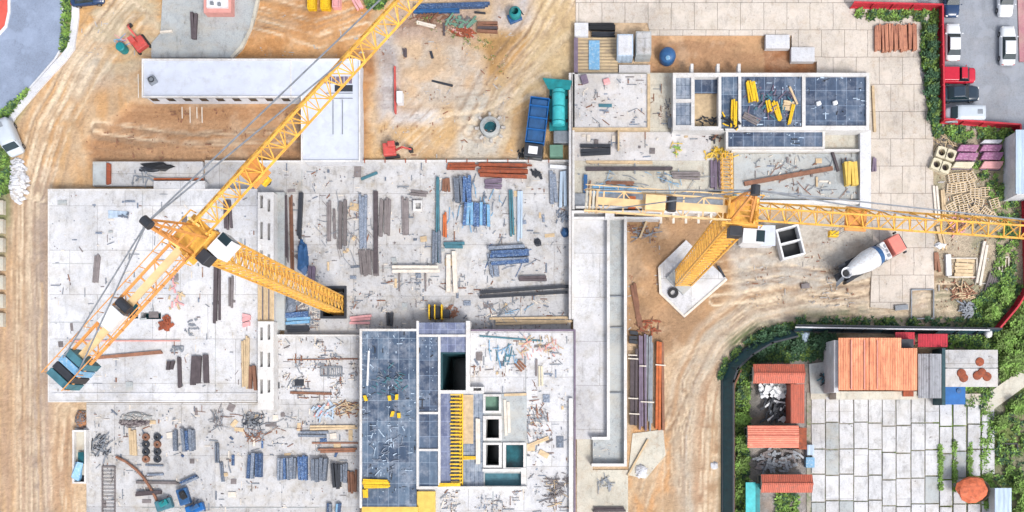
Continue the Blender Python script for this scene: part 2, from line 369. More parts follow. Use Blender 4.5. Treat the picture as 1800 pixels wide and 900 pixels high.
field([(130, -50), (300, -50), (300, 110), (130, 130)], (202, 186, 156), (218, 166, 100), streak=(60, 30), seed=2)
field([(40, 150), (150, 110), (250, 180), (250, 330), (0, 340)], (208, 178, 142), (216, 168, 112), streak=(20, 70), seed=3)
field([(135, 90), (185, 80), (190, 150), (140, 160)], (196, 186, 172), feather=25)
field([(-300, 300), (95, 300), (85, 1200), (-300, 1200)], (204, 172, 138), (186, 162, 144), streak=(10, 220), feather=14, seed=4, amt=0.9)
m = field([(235, 180), (532, 182), (532, 290), (160, 292), (150, 250)], (182, 138, 98), (200, 158, 118), streak=(160, 10), feather=6, warp=8, seed=5); Z -= 0.5 * m
field([(425, 0), (680, 0), (650, 110), (640, 285), (632, 105), (405, 105)], (202, 148, 92), (216, 170, 120), seed=6, feather=7, warp=14)
field([(632, 90), (668, 90), (664, 285), (632, 285)], (170, 118, 72), (196, 150, 100), seed=7)
field([(660, 20), (1006, 20), (1006, 290), (650, 290)], (214, 178, 128), (208, 192, 172), seed=8, amt=.6)
field([(662, 50), (700, 50), (700, 200), (668, 215)], (200, 198, 200), (176, 168, 166), streak=(40, 10), seed=9, warp=10)
field([(695, 70), (760, 62), (865, 95), (850, 175), (720, 185)], (206, 194, 180), (214, 176, 128), seed=10, amt=.6)
field([(690, 15), (840, 15), (840, 70), (700, 68)], (186, 164, 148), (150, 120, 100), streak=(60, 14), seed=11, warp=14)
field([(850, 60), (950, 55), (920, 110), (860, 150), (845, 110)], (200, 158, 100), (178, 140, 88), seed=12)
field([(870, -20), (960, -20), (955, 30), (900, 55), (870, 40)], (200, 196, 198), (214, 190, 160), seed=13)
field([(960, -60), (1010, -60), (1006, 150), (905, 165), (935, 80)], (216, 190, 146), (222, 200, 160), seed=14)
field([(815, 165), (900, 150), (880, 275), (800, 280)], (208, 202, 190), (190, 180, 166), seed=15)
field([(690, 195), (770, 192), (775, 215), (690, 220)], (214, 210, 208), feather=8, warp=8)
field([(1098, 385), (1310, 385), (1300, 480), (1220, 600), (1160, 620), (1098, 600)], (190, 152, 112), (168, 136, 104), seed=16, warp=20)
field([(1140, 58), (1350, 58), (1350, 132), (1140, 132)], (188, 146, 108), (204, 164, 122), streak=(60, 20), seed=17, warp=4, feather=3); Z -= 0.4 * inpoly([(1150, 64), (1435, 64), (1435, 128), (1150, 128)], 3, 2)
field([(1345, 82), (1436, 82), (1436, 132), (1345, 132)], (172, 118, 78), feather=3, warp=4)
field([(1275, 385), (1650, 385), (1660, 560), (1400, 560), (1290, 520)], (196, 190, 180), (176, 168, 156), streak=(80, 14), seed=18, warp=20)
# haul road sweeping round to the bottom
hr = [(1680, 520), (1560, 535), (1420, 545), (1330, 562), (1270, 610), (1235, 680), (1222, 760), (1215, 950)]
d, s = polyd(hr, 10); m = np.clip((62 - d) / 16, 0, 1); lay(m, (204, 192, 174))
sdv = d * s + (n2 - 0.5) * 8
st = 0.5 + 0.5 * np.sin(sdv / 4.2); lay(m * rng(st * 0.7 + n2 * 0.6, 0.55, 0.95) * 0.65, (184, 160, 136)); Z -= 0.05 * m * st
lay(np.clip((9 - abs(d - 12)) / 6, 0, 1) * 0.6 * rng(n2, 0.35, 0.6), (214, 204, 192))
lay(np.clip((8 - abs(d - 44)) / 6, 0, 1) * 0.55, (204, 158, 108))
lay(np.clip((10 - abs(d - 30)) / 8, 0, 1) * (s > 0) * 0.5, (190, 178, 166))
field([(1098, 755), (1180, 740), (1200, 1100), (1098, 1100)], (208, 178, 142), (216, 164, 110), streak=(20, 60), seed=19)
field([(1225, 700), (1268, 640), (1268, 1100), (1215, 1100)], (200, 168, 134), (182, 146, 116), streak=(12, 70), seed=20)
field([(1290, 590), (1420, 545), (1400, 560), (1310, 600), (1285, 660), (1270, 660)], (178, 174, 162), feather=7)
field([(1385, 400), (1538, 400), (1535, 545), (1440, 548), (1400, 500)], (204, 198, 188), (190, 182, 170), seed=41, feather=18, warp=26)
field([(1638, 225), (1800, 225), (1800, 600), (1640, 600)], (186, 172, 150), (150, 148, 120), seed=21)
field([(1600, -200), (2300, -200), (2300, 225), (1600, 225)], (160, 165, 175))
field([(1400, 545), (1760, 545), (1760, 575), (1400, 580)], (150, 144, 122), (110, 120, 80), seed=22)
field([(1286, 590), (1330, 570), (1480, 575), (1480, 1300), (1270, 1300), (1270, 640)], (122, 120, 92), (92, 112, 60), seed=23, warp=8)
field([(1315, 640), (1480, 610), (1480, 1300), (1315, 1300)], (158, 154, 152), (120, 118, 112), seed=24, warp=6)
field([(1740, 560), (2300, 300), (2300, 1300), (1730, 1300)], (112, 132, 66), (140, 138, 116), seed=25)
field([(1640, 580), (1760, 580), (1760, 720), (1640, 720)], (150, 150, 142), (110, 125, 80), seed=26)
field([(-300, 160), (60, 160), (25, 215), (10, 230), (-300, 240)], (110, 132, 70), (70, 95, 40), seed=27, warp=6)
field([(-300, 235), (14, 245), (20, 300), (12, 460), (-300, 460)], (118, 134, 78), (180, 170, 140), seed=28, warp=10)
field([(1640, 690), (1745, 690), (1745, 900), (1640, 900)], (120, 150, 62), (170, 165, 140), seed=40, warp=4, feather=3)
field([(46, 330), (86, 330), (84, 1000), (50, 1000)], (178, 160, 146), (200, 176, 150), streak=(7, 260), feather=8, warp=10, seed=44)
field([(-20, 480), (30, 430), (34, 1000), (-20, 1000)], (212, 178, 138), (186, 158, 134), streak=(8, 200), feather=10, warp=12, seed=45)
field([(90, 760), (130, 730), (136, 1000), (96, 1000)], (206, 170, 132), (190, 156, 126), streak=(10, 60), feather=10, warp=20, seed=46)
# vehicle tracks
for pts, wd, c in [([(60, 340), (45, 600), (50, 900)], 5, (178, 150, 132)), ([(28, 350), (22, 600), (28, 900)], 6, (218, 190, 158)), ([(75, 500), (66, 700), (70, 900)], 4, (216, 180, 130)), ([(15, 400), (10, 650), (14, 900)], 5, (186, 156, 130)),
                   ([(180, 20), (110, 130), (60, 300)], 7, (216, 196, 170)), ([(250, 30), (190, 90), (120, 230), (100, 330)], 6, (216, 178, 128)), ([(990, 0), (960, 60), (880, 140), (860, 200)], 10, (224, 198, 154)),
                   ([(1000, 60), (940, 120), (900, 190), (880, 270)], 8, (222, 204, 172)), ([(1290, 500), (1400, 475), (1520, 500), (1640, 480)], 6, (206, 200, 190)), ([(1300, 430), (1400, 470), (1500, 470)], 5, (170, 160, 150))]:
    d, s = polyd(pts, 14); k = np.clip((wd - d) / 3, 0, 1) * 0.55; lay(k, c); Z -= 0.05 * k
# ruts and tyre marks: pairs of parallel wheel tracks along the ways the machines take
XW = PX + W1 * 8; YW = PY + W2 * 8; rt = np.random.RandomState(11)
def track(pts, c, k, wd):
    global G, Z
    x0 = min(p[0] for p in pts) - 20; x1 = max(p[0] for p in pts) + 20; y0 = min(p[1] for p in pts) - 20; y1 = max(p[1] for p in pts) + 20
    i0, i1 = np.searchsorted(PX[:, 0], [x0, x1]); jj = np.where((PY[0] > y0) & (PY[0] < y1))[0]
    if i1 <= i0 or not len(jj): return
    j0, j1 = jj[0], jj[-1] + 1; xx = XW[i0:i1, j0:j1]; yy = YW[i0:i1, j0:j1]; dist = np.full(xx.shape, 1e9)
    for (ax, ay), (bx, by) in zip(pts, pts[1:]):
        t = np.clip(((xx - ax) * (bx - ax) + (yy - ay) * (by - ay)) / ((bx - ax) ** 2 + (by - ay) ** 2 + 1e-6), 0, 1); dist = np.minimum(dist, np.hypot(xx - ax - t * (bx - ax), yy - ay - t * (by - ay)))
    for off in (-9, 9):
        m = np.clip((wd - np.abs(dist - 9)) / 1.6, 0, 1) * k * rng(n2[i0:i1, j0:j1], 0.25, 0.55)
    G[i0:i1, j0:j1] = G[i0:i1, j0:j1] * (1 - m[..., None]) + lc(c) * m[..., None]; Z[i0:i1, j0:j1] -= 0.07 * m
routes = [([(40, 330), (36, 600), (42, 930)], 22, 12), ([(230, 10), (150, 110), (90, 220), (55, 340)], 40, 14), ([(992, -10), (950, 70), (885, 150), (840, 240)], 34, 9), (hr, 38, 22), ([(170, 225), (330, 245), (520, 235)], 30, 8), ([(1250, 500), (1380, 480), (1500, 500), (1630, 470)], 34, 12),
          ([(700, 250), (760, 190), (850, 180), (950, 120)], 40, 6), ([(450, 30), (560, 60), (640, 30)], 30, 6), ([(1130, 900), (1150, 820), (1210, 700)], 24, 6), ([(110, 720), (100, 800), (108, 930)], 14, 4), ([(1200, 600), (1150, 640), (1190, 760)], 24, 3)]
for pts, sp, nt_ in routes:
    for q in range(nt_):
        o = rt.uniform(-sp, sp); o2 = o + rt.uniform(-12, 12); P2 = []
        for i, (x, y) in enumerate(pts):
            x2, y2 = pts[min(i + 1, len(pts) - 1)]; x1_, y1_ = pts[max(i - 1, 0)]; L_ = math.hypot(x2 - x1_, y2 - y1_); oo = o + (o2 - o) * i / max(1, len(pts) - 1); P2.append((x - (y2 - y1_) / L_ * oo, y + (x2 - x1_) / L_ * oo))
        dk_ = rt.rand() < .5; track(P2, (156, 130, 104) if dk_ else (236, 218, 190), rt.uniform(.35, .75), rt.uniform(1.5, 3.5))
n5 = vnoise(PX, PY, 34, 77, 5); lay(rng(n5, .58, .7) * .3 * np.clip(G[..., 0] / lc((200, 170, 140))[0], 0, 1), (226, 204, 176)); lay(rng(n5, .42, .3) * .3, (168, 136, 104))
G *= (0.86 + 0.28 * n2)[..., None]; G *= (0.90 + 0.2 * n3)[..., None]
G *= (1 + 0.10 * (rs.rand(*X.shape) - 0.5))[..., None]
G = (G * 1.05 + 0.008) * np.array([1.01, 0.99, 0.97])
# soil heaps
for x, y, rx, ry, h in [(350, 240, 60, 18, 0.3), (480, 60, 40, 20, 0.7), (560, 40, 30, 22, 0.6), (640, 160, 8, 40, 0.5), (1130, 470, 16, 40, 0.5), (1140, 545, 22, 25, 0.6), (1300, 445, 40, 16, 0.4), (900, 90, 25, 20, 0.5), (745, 130, 50, 20, 0.4), (1200, 90, 40, 14, 0.4), (1250, 760, 8, 60, 0.4), (240, 45, 40, 20, 0.5), (1690, 280, 20, 20, 0.3)]:
    Z += h * np.exp(-(((PX - x) / rx) ** 2 + ((PY - y) / ry) ** 2)) * (0.7 + 0.6 * n2)
def flat(r, z, zl):
    global Z; a = R(*r, zl); m = (X > a[0]) & (X < a[2]) & (Y > a[1]) & (Y < a[3]); Z = np.where(m, z, Z)
for x0, y0, x1, y1 in [(130, 700, 640, 905), (480, 282, 1012, 705), (85, 330, 500, 710), (1006, 128, 1532, 392), (1006, 370, 1104, 822), (250, 106, 632, 168), (532, 106, 632, 281)]: flat((x0, y0, x1, y1), -0.05, 0.2)
flat((565, 505, 607, 558), -3.0, 0.25); flat((773, 618, 823, 690), -7, 3); flat((848, 730, 926, 858), -5, 1.5); flat((722, 350, 746, 372), -3, 0.3)
fade = np.clip(1 - (np.maximum(np.abs(X + 10) - 80, 0) + np.maximum(np.abs(Y - 18) - 50, 0)) / 40, 0, 1); Z *= np.where(Z > -1, fade, 1)
ni, nj = X.shape
me = bpy.data.meshes.new('ground'); me.vertices.add(ni * nj); me.vertices.foreach_set('co', np.stack([X, Y, Z], -1).astype(np.float32).ravel())
I = np.arange(ni * nj).reshape(ni, nj); q = np.stack([I[:-1, :-1], I[1:, :-1], I[1:, 1:], I[:-1, 1:]], -1).reshape(-1, 4)
me.loops.add(q.size); me.loops.foreach_set('vertex_index', q.ravel()); me.polygons.add(len(q)); me.polygons.foreach_set('loop_start', np.arange(0, q.size, 4)); me.polygons.foreach_set('loop_total', np.full(len(q), 4))
me.polygons.foreach_set('use_smooth', np.ones(len(q), bool)); me.update(); me.validate()
ca = me.color_attributes.new('soil', 'FLOAT_COLOR', 'POINT'); ca.data.foreach_set('color', np.concatenate([np.clip(G, 0, 1), np.ones(X.shape + (1,))], -1).astype(np.float32).ravel())
gm = bpy.data.materials.new('soil'); gm.use_nodes = True; nt = gm.node_tree; b = nt.nodes['Principled BSDF']; b.inputs['Roughness'].default_value = 0.95
at = NN(nt, 'ShaderNodeAttribute', attribute_name='soil'); tc = NN(nt, 'ShaderNodeTexCoord')
f = tex(nt, tc.outputs['Object'], 2.2, 8, 0.75); k = ramp(nt, f, [(0.25, (0.7, 0.68, 0.66)), (0.5, (1, 1, 1)), (0.75, (1.25, 1.25, 1.28))])
col = mixc(nt, at.outputs['Color'], k, 0.9, 'MULTIPLY')
k = ramp(nt, tex(nt, tc.outputs['Object'], 6, 3, 0.6), [(0.66, (0, 0, 0, 1)), (0.72, (0.45, 0.45, 0.45, 1))]); col = mixc(nt, col, C(120, 108, 98), k)
nt.links.new(col, b.inputs['Base Color']); bump(nt, b, f, 0.9, 0.25)
me.materials.append(gm); g = bpy.data.objects.new('ground', me); COL.objects.link(g); g['kind'] = 'structure'
# ------------------------------------------------------------------ setting: roads, pavings
def sheet(name, pts, z, mt, th=0.35):
    return struct(poly(pts, z - th, z), name, mt)
sheet('road', [(-260, -260), (110, -260), (109, 60), (104, 88), (95, 103), (50, 155), (0, 198), (-260, 380)], 0.06, 'asphalt_blue')
def ribbon(pts, w, z0, z1):
    mb = MB(); V = [P(x, y, z1) for x, y in pts]; L = []; Rr = []
    for i, p in enumerate(V):
        d = (V[min(i + 1, len(V) - 1)] - V[max(i - 1, 0)]); n = Vector((-d.y, d.x, 0)).normalized() * w / 2; L.append(p + n); Rr.append(p - n)
    for i in range(len(V) - 1):
        q = [L[i], L[i + 1], Rr[i + 1], Rr[i]]
        mb.hexa([(a.x, a.y, z0) for a in q], [(a.x, a.y, z1) for a in q])
    return mb
struct(ribbon([(111, -200), (110, 60), (105, 89), (96, 104), (50, 157), (0, 200), (-120, 290)], 0.22, -0.2, 0.2), 'kerb', 'concrete_white')
struct(ribbon([(0, 200), (-120, 290)], 0.3, -0.2, 0.19), 'kerb', 'concrete_white')
struct(ribbon([(134, -200), (132, 30), (124, 84), (112, 100), (60, 158), (22, 202), (6, 232)], 0.85, -0.2, 0.24), 'path', 'concrete_white')
tr = thing('traffic_island', 'red paved traffic island with a white edge in the blue-grey road corner', 'traffic island', P(-20, 20))
poly([(-200, -200), (10, -200), (13, 20), (8, 44), (-8, 62), (-200, 150)], 0.0, 0.17, ).build('surface', 'red_island', tr)
ribbon([(15, -200), (15.5, 20), (10, 46), (-8, 66), (-200, 154)], 0.3, 0.0, 0.2).build('edge', 'white_line', tr)
sheet('site_road', [(1012, -60), (1520, -60), (1652, 30), (1628, 60), (1616, 120), (1640, 235), (1642, 508), (1600, 512), (1598, 545), (1530, 540), (1535, 405), (1528, 360), (1528, 130), (1436, 130), (1436, 108), (1392, 108), (1392, 62), (1144, 62), (1138, 40), (1012, 40)], 0.08, 'site_paving')
sheet('car_park', [(1657, -120), (1784, -120), (1790, 110), (2300, 130), (2300, 330), (1789, 226), (1657, 217)], 0.06, 'asphalt_grey')
sheet('car_park_footway', [(1786, -120), (2300, -120), (2300, 128), (1792, 108)], 0.10, 'red_paving')
sheet('strip_paving', [(1014, 556), (1042, 556), (1042, 826), (1104, 826), (1104, 905), (1014, 905)], 0.12, 'concrete_warm')
sheet('apron', [(1112, 762), (1166, 755), (1170, 800), (1135, 842), (1104, 835)], 0.10, 'concrete_warm')
# cemetery-like yard of loose concrete slabs, every slab a raised plate in one paving
mb = MB(); ymid = MB()
x = 1426; col_i = 0
tones = [('yard_slab_paving', 'yard_paving'), ('yard_slab_paving', 'concrete_grey'), ('yard_slab_paving', 'concrete')]; mbt = MB()
while x < 1738:
    wd = 24 + rnd() * 2.5; y = 697 + (rnd() * 4)
    while y < 905:
        hh = 44 + rnd() * 5
        if not (1686 < x < 1730 and 838 < y + hh / 2 < 880):
            a = R(x + 0.8, y + 0.8, x + wd - 0.8 - (1.6 if x > 1640 else 0), y + hh - 0.9, 0.2); cx, cy = (a[0] + a[2]) / 2, (a[1] + a[3]) / 2
            (mb if rnd() < 0.62 else (ymid if rnd() < .35 else mbt)).obox((cx, cy), (a[2] - a[0]) * (1 - .03 * rnd()), (a[3] - a[1]) * (1 - .03 * rnd()), 0.0, 0.19 + rnd() * 0.07, (rnd() - 0.5) * 0.035)
        y += hh
    x += wd
struct(mb, 'yard_slab_paving', 'yard_paving'); struct(ymid, 'yard_slab_paving', 'concrete_grey'); struct(mbt, 'yard_slab_paving', 'concrete')
sheet('yard_bed', [(1418, 690), (1640, 690), (1640, 910), (1418, 910)], 0.1, 'joint_dirt')
sheet('yard_path', [(1425, 692), (1742, 692), (1742, 700), (1425, 702)], 0.22, 'concrete_warm')
sheet('yard_path', [(1420, 640), (1476, 632), (1476, 692), (1425, 692), (1422, 640)], 0.24, 'concrete_grey')
sheet('path', [(1728, 698), (1808, 640), (1900, 570), (1900, 610), (1812, 672), (1738, 726), (1724, 720)], 0.26, 'concrete_warm')
sheet('yard_path', [(1662, 698), (1724, 698), (1724, 712), (1697, 712)], 0.25, 'concrete_warm')

# ------------------------------------------------------------------ buildings under construction
def bld(name, label, x, y, cat='building'): return thing(name, label, cat, P(x, y))
# long white building
T = bld('site_office', 'long white L-shaped flat-roofed building behind the brown earth strip', 440, 145)
gp([(252, 106, 630, 168), (532, 106, 630, 281)], [], 0, 2.86).build('wall', 'concrete_white', T)
gp([(249, 103, 633, 171), (529, 103, 633, 284)], [(570, 134, 620, 147), (588, 149, 620, 161)], 2.86, 3.0).build('roof', 'roof_white', T)
gp([(249, 103, 633, 171), (529, 103, 633, 284)], [(251.5, 105.5, 630.5, 168.5), (531.5, 105.5, 630.5, 281.5)], 3.0, 3.25).build('parapet', 'wall_white', T)
gp([(252, 168.9, 529, 170.9)], [], 2.7, 3.1).build('gutter', 'steel_grey', T)
for r, m_ in (((570, 134, 620, 147), 'mauve'), ((588, 149, 620, 161), 'steel_dark')): gp([r], [], 2.88, 2.94).build('skylight', m_, T)
for k in range(7):
    x = 575 + k * 7.3; MB().box(*R(x, 134, x + 0.9, 147, 3.03)[:2], 2.95, *R(x, 134, x + 0.9, 147, 3.03)[2:], 3.03).build('skylight_bar', 'wall_white', T)
for y in (161, 170): gp([(573, y + 2, 620, y + 3.4)], [], 3.0, 3.06).build('roof_rail', 'steel_grey', T)
for x in (584.5, 601): gp([(x, 175, x + 1.6, 236)], [], 3.0, 3.05).build('roof_rail', 'steel_grey', T)
gp([(510, 106, 512, 168)], [], 3.0, 3.06).build('roof_seam', 'wall_white', T)
for i in range(9):                      # facade windows to the south
    x = 262 + i * 29; a = R(x, 170.5, x + 13, 171, 2.0)
    MB().box(a[0], R(0, 0, 0, 168, 2.86)[1] - 0.03, 1.0, a[2], R(0, 0, 0, 168, 2.86)[1] + 0.05, 2.1).build('window', 'glass', T)
ac = thing('air_conditioner', 'grey rooftop fan unit near the west end of the long white roof', 'air conditioner', P(270, 143, 3.0))
MB().obox(P(270, 143, 3), 0.9, 0.8, 3.0, 3.6, 0.5).build('casing', 'steel_grey', ac, 0.03)
MB().lathe(P(270, 143, 3), [(0.34, 0.6), (0.34, 0.68), (0.26, 0.68), (0.26, 0.62)], 14).build('fan_ring', 'steel_dark', ac)
for i, x in enumerate((320, 334, 346, 355, 243)):
    solo(MB().bar(P(x, 188 if i < 4 else 130, 1.2), P(x + 0.5, (208 + (i % 2) * 8) if i < 4 else 172, 0.4), 0.09), 'prop', 'timber_pale', 'pale timber prop leaning out from the long white building' if i < 4 else 'pale timber pole lying at the west end of the long white building', 'prop', 'props along the white building' if i < 4 else None)

# north slab with round corner
struct(poly([(292, -120), (455, -120), (452, 0), (441, 50), (424, 82), (406, 101), (266, 101), (266, 76), (282, 58)], -0.3, 0.3), 'yard', 'concrete_grey')
struct(ribbon([(455, -100), (452, 0), (441, 50), (424, 82), (406, 101)], 0.35, 0.0, 0.45), 'kerb', 'concrete_warm')

# narrow strip foundation
T = bld('strip_foundation', 'narrow dusty concrete strip foundation on the south edge of the brown earth', 260, 306)
gp([(163, 284, 356, 327)], [], -0.2, 0.5).build('slab', 'concrete_dusty', T)
gp([(163, 284, 186, 325)], [], 0.5, 0.75).build('landing', 'concrete_grey', T)
gp([(270, 313, 356, 316)], [], 0.5, 0.9).build('upstand', 'rust_orange', T)

# left platform
T = bld('concrete_platform', 'big pale concrete platform under the western yellow crane jib', 280, 520)
gp([(85, 333, 452, 706), (270, 318, 360, 340), (440, 350, 482, 706)], [(219, 528, 243, 560), (247, 549, 283, 561)], -0.1, 1.6).build('slab', 'concrete', T)
gp([(212, 520, 290, 566)], [], 0.1, 0.25).build('pit_floor', 'water_teal', T)
gp([(84, 332, 452, 707)], [(86.5, 334.5, 452.1, 704.5)], 1.3, 1.66).build('edge_kerb', 'wall_white', T)
gp([(92, 691, 450, 692.5)], [], 1.6, 1.7).build('upstand', 'concrete_white', T)
for r in ((92, 463, 165, 464), (88, 566, 150, 567), (292, 560, 293, 612), (378, 420, 379, 690), (250, 335, 251, 420)):
    gp([r], [], 1.6, 1.63).build('joint', 'concrete_grey', T)
gp([(122, 598, 316, 600)], [], 1.6, 1.75).build('seam_batten', 'salmon', T)
sl = [(457, 343, 462, 366), (470, 350, 475, 372), (457, 390, 462, 420), (470, 392, 475, 422), (457, 440, 462, 462), (470, 446, 475, 462), (457, 575, 462, 598), (470, 570, 475, 597), (457, 618, 462, 645), (470, 620, 475, 645), (457, 667, 462, 692), (470, 668, 475, 690)]
T2 = bld('slotted_wall_block', 'white concrete wall strip with two rows of tall slots beside the pale platform', 466, 520)
gp([(453, 338, 481, 464), (453, 565, 481, 720)], sl, -0.1, 2.3).build('wall', 'wall_white', T2)
gp([(453, 464, 481, 565)], [], -0.1, 1.8).build('link_slab', 'timber_tan', T2)
for k in range(5): gp([(455 + k * 5.4, 466, 457 + k * 5.4, 562)], [], 1.8, 1.95).build('batten', 'timber_grey' if k % 2 else 'timber_tan', T2)
gp([(482, 338, 500, 580)], [], -0.1, 0.9).build('lower_step', 'concrete_grey', T2)

# middle working floor
T = bld('middle_floor', 'grey concrete working floor in the middle strewn with planks and blue formwork', 740, 430, 'building')
gp([(360, 283, 1003, 338), (500, 283, 1003, 587), (452, 300, 505, 340)], [(566, 506, 606, 557)], -0.2, 0.2).build('slab', 'concrete_dusty', T)
gp([(640, 281, 1003, 284), (360, 282, 640, 285)], [], 0.0, 0.7).build('edge_wall', 'wall_white', T)
gp([(790, 289, 935, 291)], [], 0.2, 0.6).build('edge_wall', 'rust', T)
for k in range(10):
    x = 640 + k * 36; gp([(x, 279, x + 1.5, 286)], [], 0.7, 0.8).build('edge_post', 'rust', T)
gp([(563, 503, 609, 560)], [(567, 507, 605, 556)], -3.2, 0.35).build('shaft_wall', 'steel_dark', T)
gp([(562, 503, 610, 561)], [], -3.2, -2.9).build('shaft_floor', 'water_dark', T)
gp([(635, 470, 700, 472), (530, 300, 531, 340)], [], 0.2, 0.24).build('joint', 'concrete_grey', T)

# low bottom-left floor
T = bld('lower_floor', 'dusty concrete floor in the south west with blue formwork stacks and scrap', 380, 800)
gp([(152, 708, 632, 940), (132, 752, 160, 850), (482, 588, 632, 710)], [], -0.2, 0.2).build('slab', 'concrete_dusty', T)
gp([(484, 590, 631, 702)], [], 0.2, 0.5).build('upper_slab', 'concrete', T)
gp([(482, 588, 632, 591)], [], 0.2, 1.2).build('edge_wall', 'wall_white', T)
gp([(500, 752, 560, 753), (250, 892, 560, 893), (524, 720, 525, 750)], [], 0.2, 0.25).build('joint', 'concrete_grey', T)

# formwork block (centre bottom)
T = bld('formwork_block', 'blue-decked building block with white wall tops and dark shafts at the bottom centre', 780, 740)
wl = [(632, 578, 636, 893), (632, 578, 735, 582), (732, 564, 736, 860), (819, 564, 826, 690), (735, 588, 822, 592), (770, 592, 774, 858), (735, 724, 772, 728), (735, 789, 772, 793), (735, 855, 926, 860), (774, 686, 850, 692), (826, 680, 851, 690)]
gp(wl, [(832, 682, 846, 687)], 0, 3.25).build('wall', 'wall_white', T)
def deck(r, m_, z=3.05, th=0.12): return gp([r], [], z - th, z).build('deck', m_, T)
deck((636, 582, 732, 891), 'deck_blue'); deck((736, 567, 819, 588), 'deck_purple'); deck((736, 592, 770, 724), 'deck_blue_dark'); deck((736, 728, 770, 789), 'deck_blue_dark'); deck((736, 793, 770, 855), 'deck_blue')
deck((774, 592, 819, 619), 'deck_purple'); deck((774, 692, 792, 855), 'deck_purple', 2.9)
gp([(773.5, 619, 819.4, 690)], [(778, 622, 818, 686)], -6.2, 3.0).build('shaft_wall', 'netting', T)
gp([(770, 616, 822, 692)], [], -6.3, -6.1).build('shaft_floor', 'water_dark', T)
gp([(792, 692, 850, 855)], [], 2.3, 2.6).build('deck', 'deck_worn', T); gp([(800, 694, 832, 780)], [], 2.6, 2.64).build('cover_sheet', 'timber_tan', T)
wells = [(853, 697, 877, 722), (854, 737, 877, 770), (854, 782, 877, 818), (889, 782, 920, 822)]
rim = [(849, 693, 881, 726), (849, 731, 882, 774), (849, 778, 882, 822), (884, 778, 924, 827)]
for w_, r_ in zip(wells, rim): gp([r_], [w_], 2.2, 2.75).build('well_rim', 'wall_white', T)
gp([(849, 692, 926, 856)], wells + [(852, 832, 917, 854)], 0.0, 2.5).build('well_block', 'concrete_grey', T)
gp(rim, wells, -4.5, -0.02).build('shaft_wall', 'netting', T)
gp([(846, 728, 883, 824)], [], -4.6, -4.3).build('shaft_floor', 'water_dark', T)
gp([(848, 692, 880, 726)], [], 1.0, 1.9).build('basin_floor', 'green_box', T); gp([(884, 779, 924, 826)], [], 0.8, 1.6).build('basin_floor', 'water_teal', T); gp([(850, 829, 921, 856)], [], 1.5, 2.0).build('basin_floor', 'teal_dull', T)
gp([(916, 822, 925, 858), (848, 824, 918, 829)], [], 2.5, 2.85).build('parapet', 'wall_white', T)
gp([(826, 582, 1011, 692), (924, 690, 1011, 940), (735, 860, 926, 940), (880, 690, 930, 780)], [], -0.1, 2.3).build('slab', 'concrete', T)
gp([(1000, 700, 1007, 940)], [], 2.3, 2.8).build('parapet', 'wall_white', T)
gp([(826, 579, 1012, 582), (1009, 582, 1012, 940)], [], 0.0, 2.5).build('edge_wall', 'mauve', T)
gp([(924, 628, 925, 692), (866, 865, 868, 900)], [], 2.3, 2.36).build('joint', 'concrete_grey', T)
gp([(636, 891, 735, 940)], [], 2.6, 3.1).build('edge_deck', 'yellow_dull', T); gp([(733, 864, 765, 903)], [], 2.3, 2.7).build('edge_deck', 'yellow_dull', T)

# corridor building
T = bld('corridor_building', 'long narrow white-walled corridor shell east of the centre line', 1055, 600)
gp([(1005, 372, 1009, 560), (1005, 370, 1292, 374), (1009, 381, 1160, 385), (1067, 372, 1072, 773), (1040, 768, 1072, 773), (1097, 380, 1102, 820), (1040, 815, 1102, 820)], [], 0, 1.7).build('wall', 'wall_white', T)
gp([(1008, 374, 1068, 772)], [], -0.1, 0.8).build('floor_slab', 'concrete', T)
gp([(1071, 386, 1098, 772)], [], -0.1, 0.9).build('channel_floor', 'concrete_grey', T)
gp([(1042, 772, 1098, 816)], [], -0.1, 0.7).build('floor_slab', 'concrete_grey', T)
for y in (575, 520, 690): gp([(1072, y, 1097, y + 1.5)], [], 0.9, 1.2).build('cross_beam', 'steel_grey', T)
gp([(1064, 372, 1080, 386)], [], 1.7, 1.9).build('junction_slab', 'wall_white', T)
for k in range(6): gp([(1160 + k * 22, 374, 1164 + k * 22, 392)], [], 1.0, 1.3).build('outrigger', 'timber_pale', T)

# upper right building
T = bld('raised_block', 'wide white-framed building block with blue decks north of the eastern crane', 1265, 250)
gp([(1006, 128, 1530, 368)], [], -0.1, 0.8).build('slab', 'concrete_warm', T)
gp([(1010, 232, 1250, 282)], [], 0.8, 0.95).build('upper_slab', 'concrete_pinkish', T)
gp([(1007, 130, 1138, 226)], [], 0.8, 1.5).build('upper_slab', 'concrete_pinkish', T)
gp([(1138, 130, 1143, 228), (1006, 224, 1143, 228), (1086, 228, 1089, 262)], [], 0.8, 1.7).build('edge_strip', 'timber_tan', T)
cells = [(1188, 136, 1215, 174), (1188, 180, 1215, 220), (1221, 135, 1263, 222), (1268, 134, 1298, 226), (1303, 134, 1410, 223), (1416, 134, 1523, 221)]
gp([(1183, 128, 1528, 229)], cells, 0.8, 2.7).build('wall', 'wall_white', T)
gp([(1276, 229, 1450, 261)], [(1280, 232, 1446, 258)], 0.8, 2.2).build('wall', 'wall_white', T)
def dk(r, m_, z=2.5): gp([r], [], z - 0.12, z).build('deck', m_, T)
dk(cells[0], 'deck_worn'); dk(cells[1], 'deck_worn'); dk((1221, 135, 1263, 164), 'deck_blue_dark', 1.8); dk((1221, 164, 1263, 222), 'timber_tan', 1.3); dk(cells[3], 'deck_blue'); dk(cells[4], 'deck_blue_dark'); dk(cells[5], 'deck_blue_dark', 2.4); dk((1280, 232, 1446, 258), 'deck_blue_dark', 2.1)
gp([(1512, 229, 1531, 366)], [], 0.8, 1.6).build('edge_beam', 'concrete_white', T)
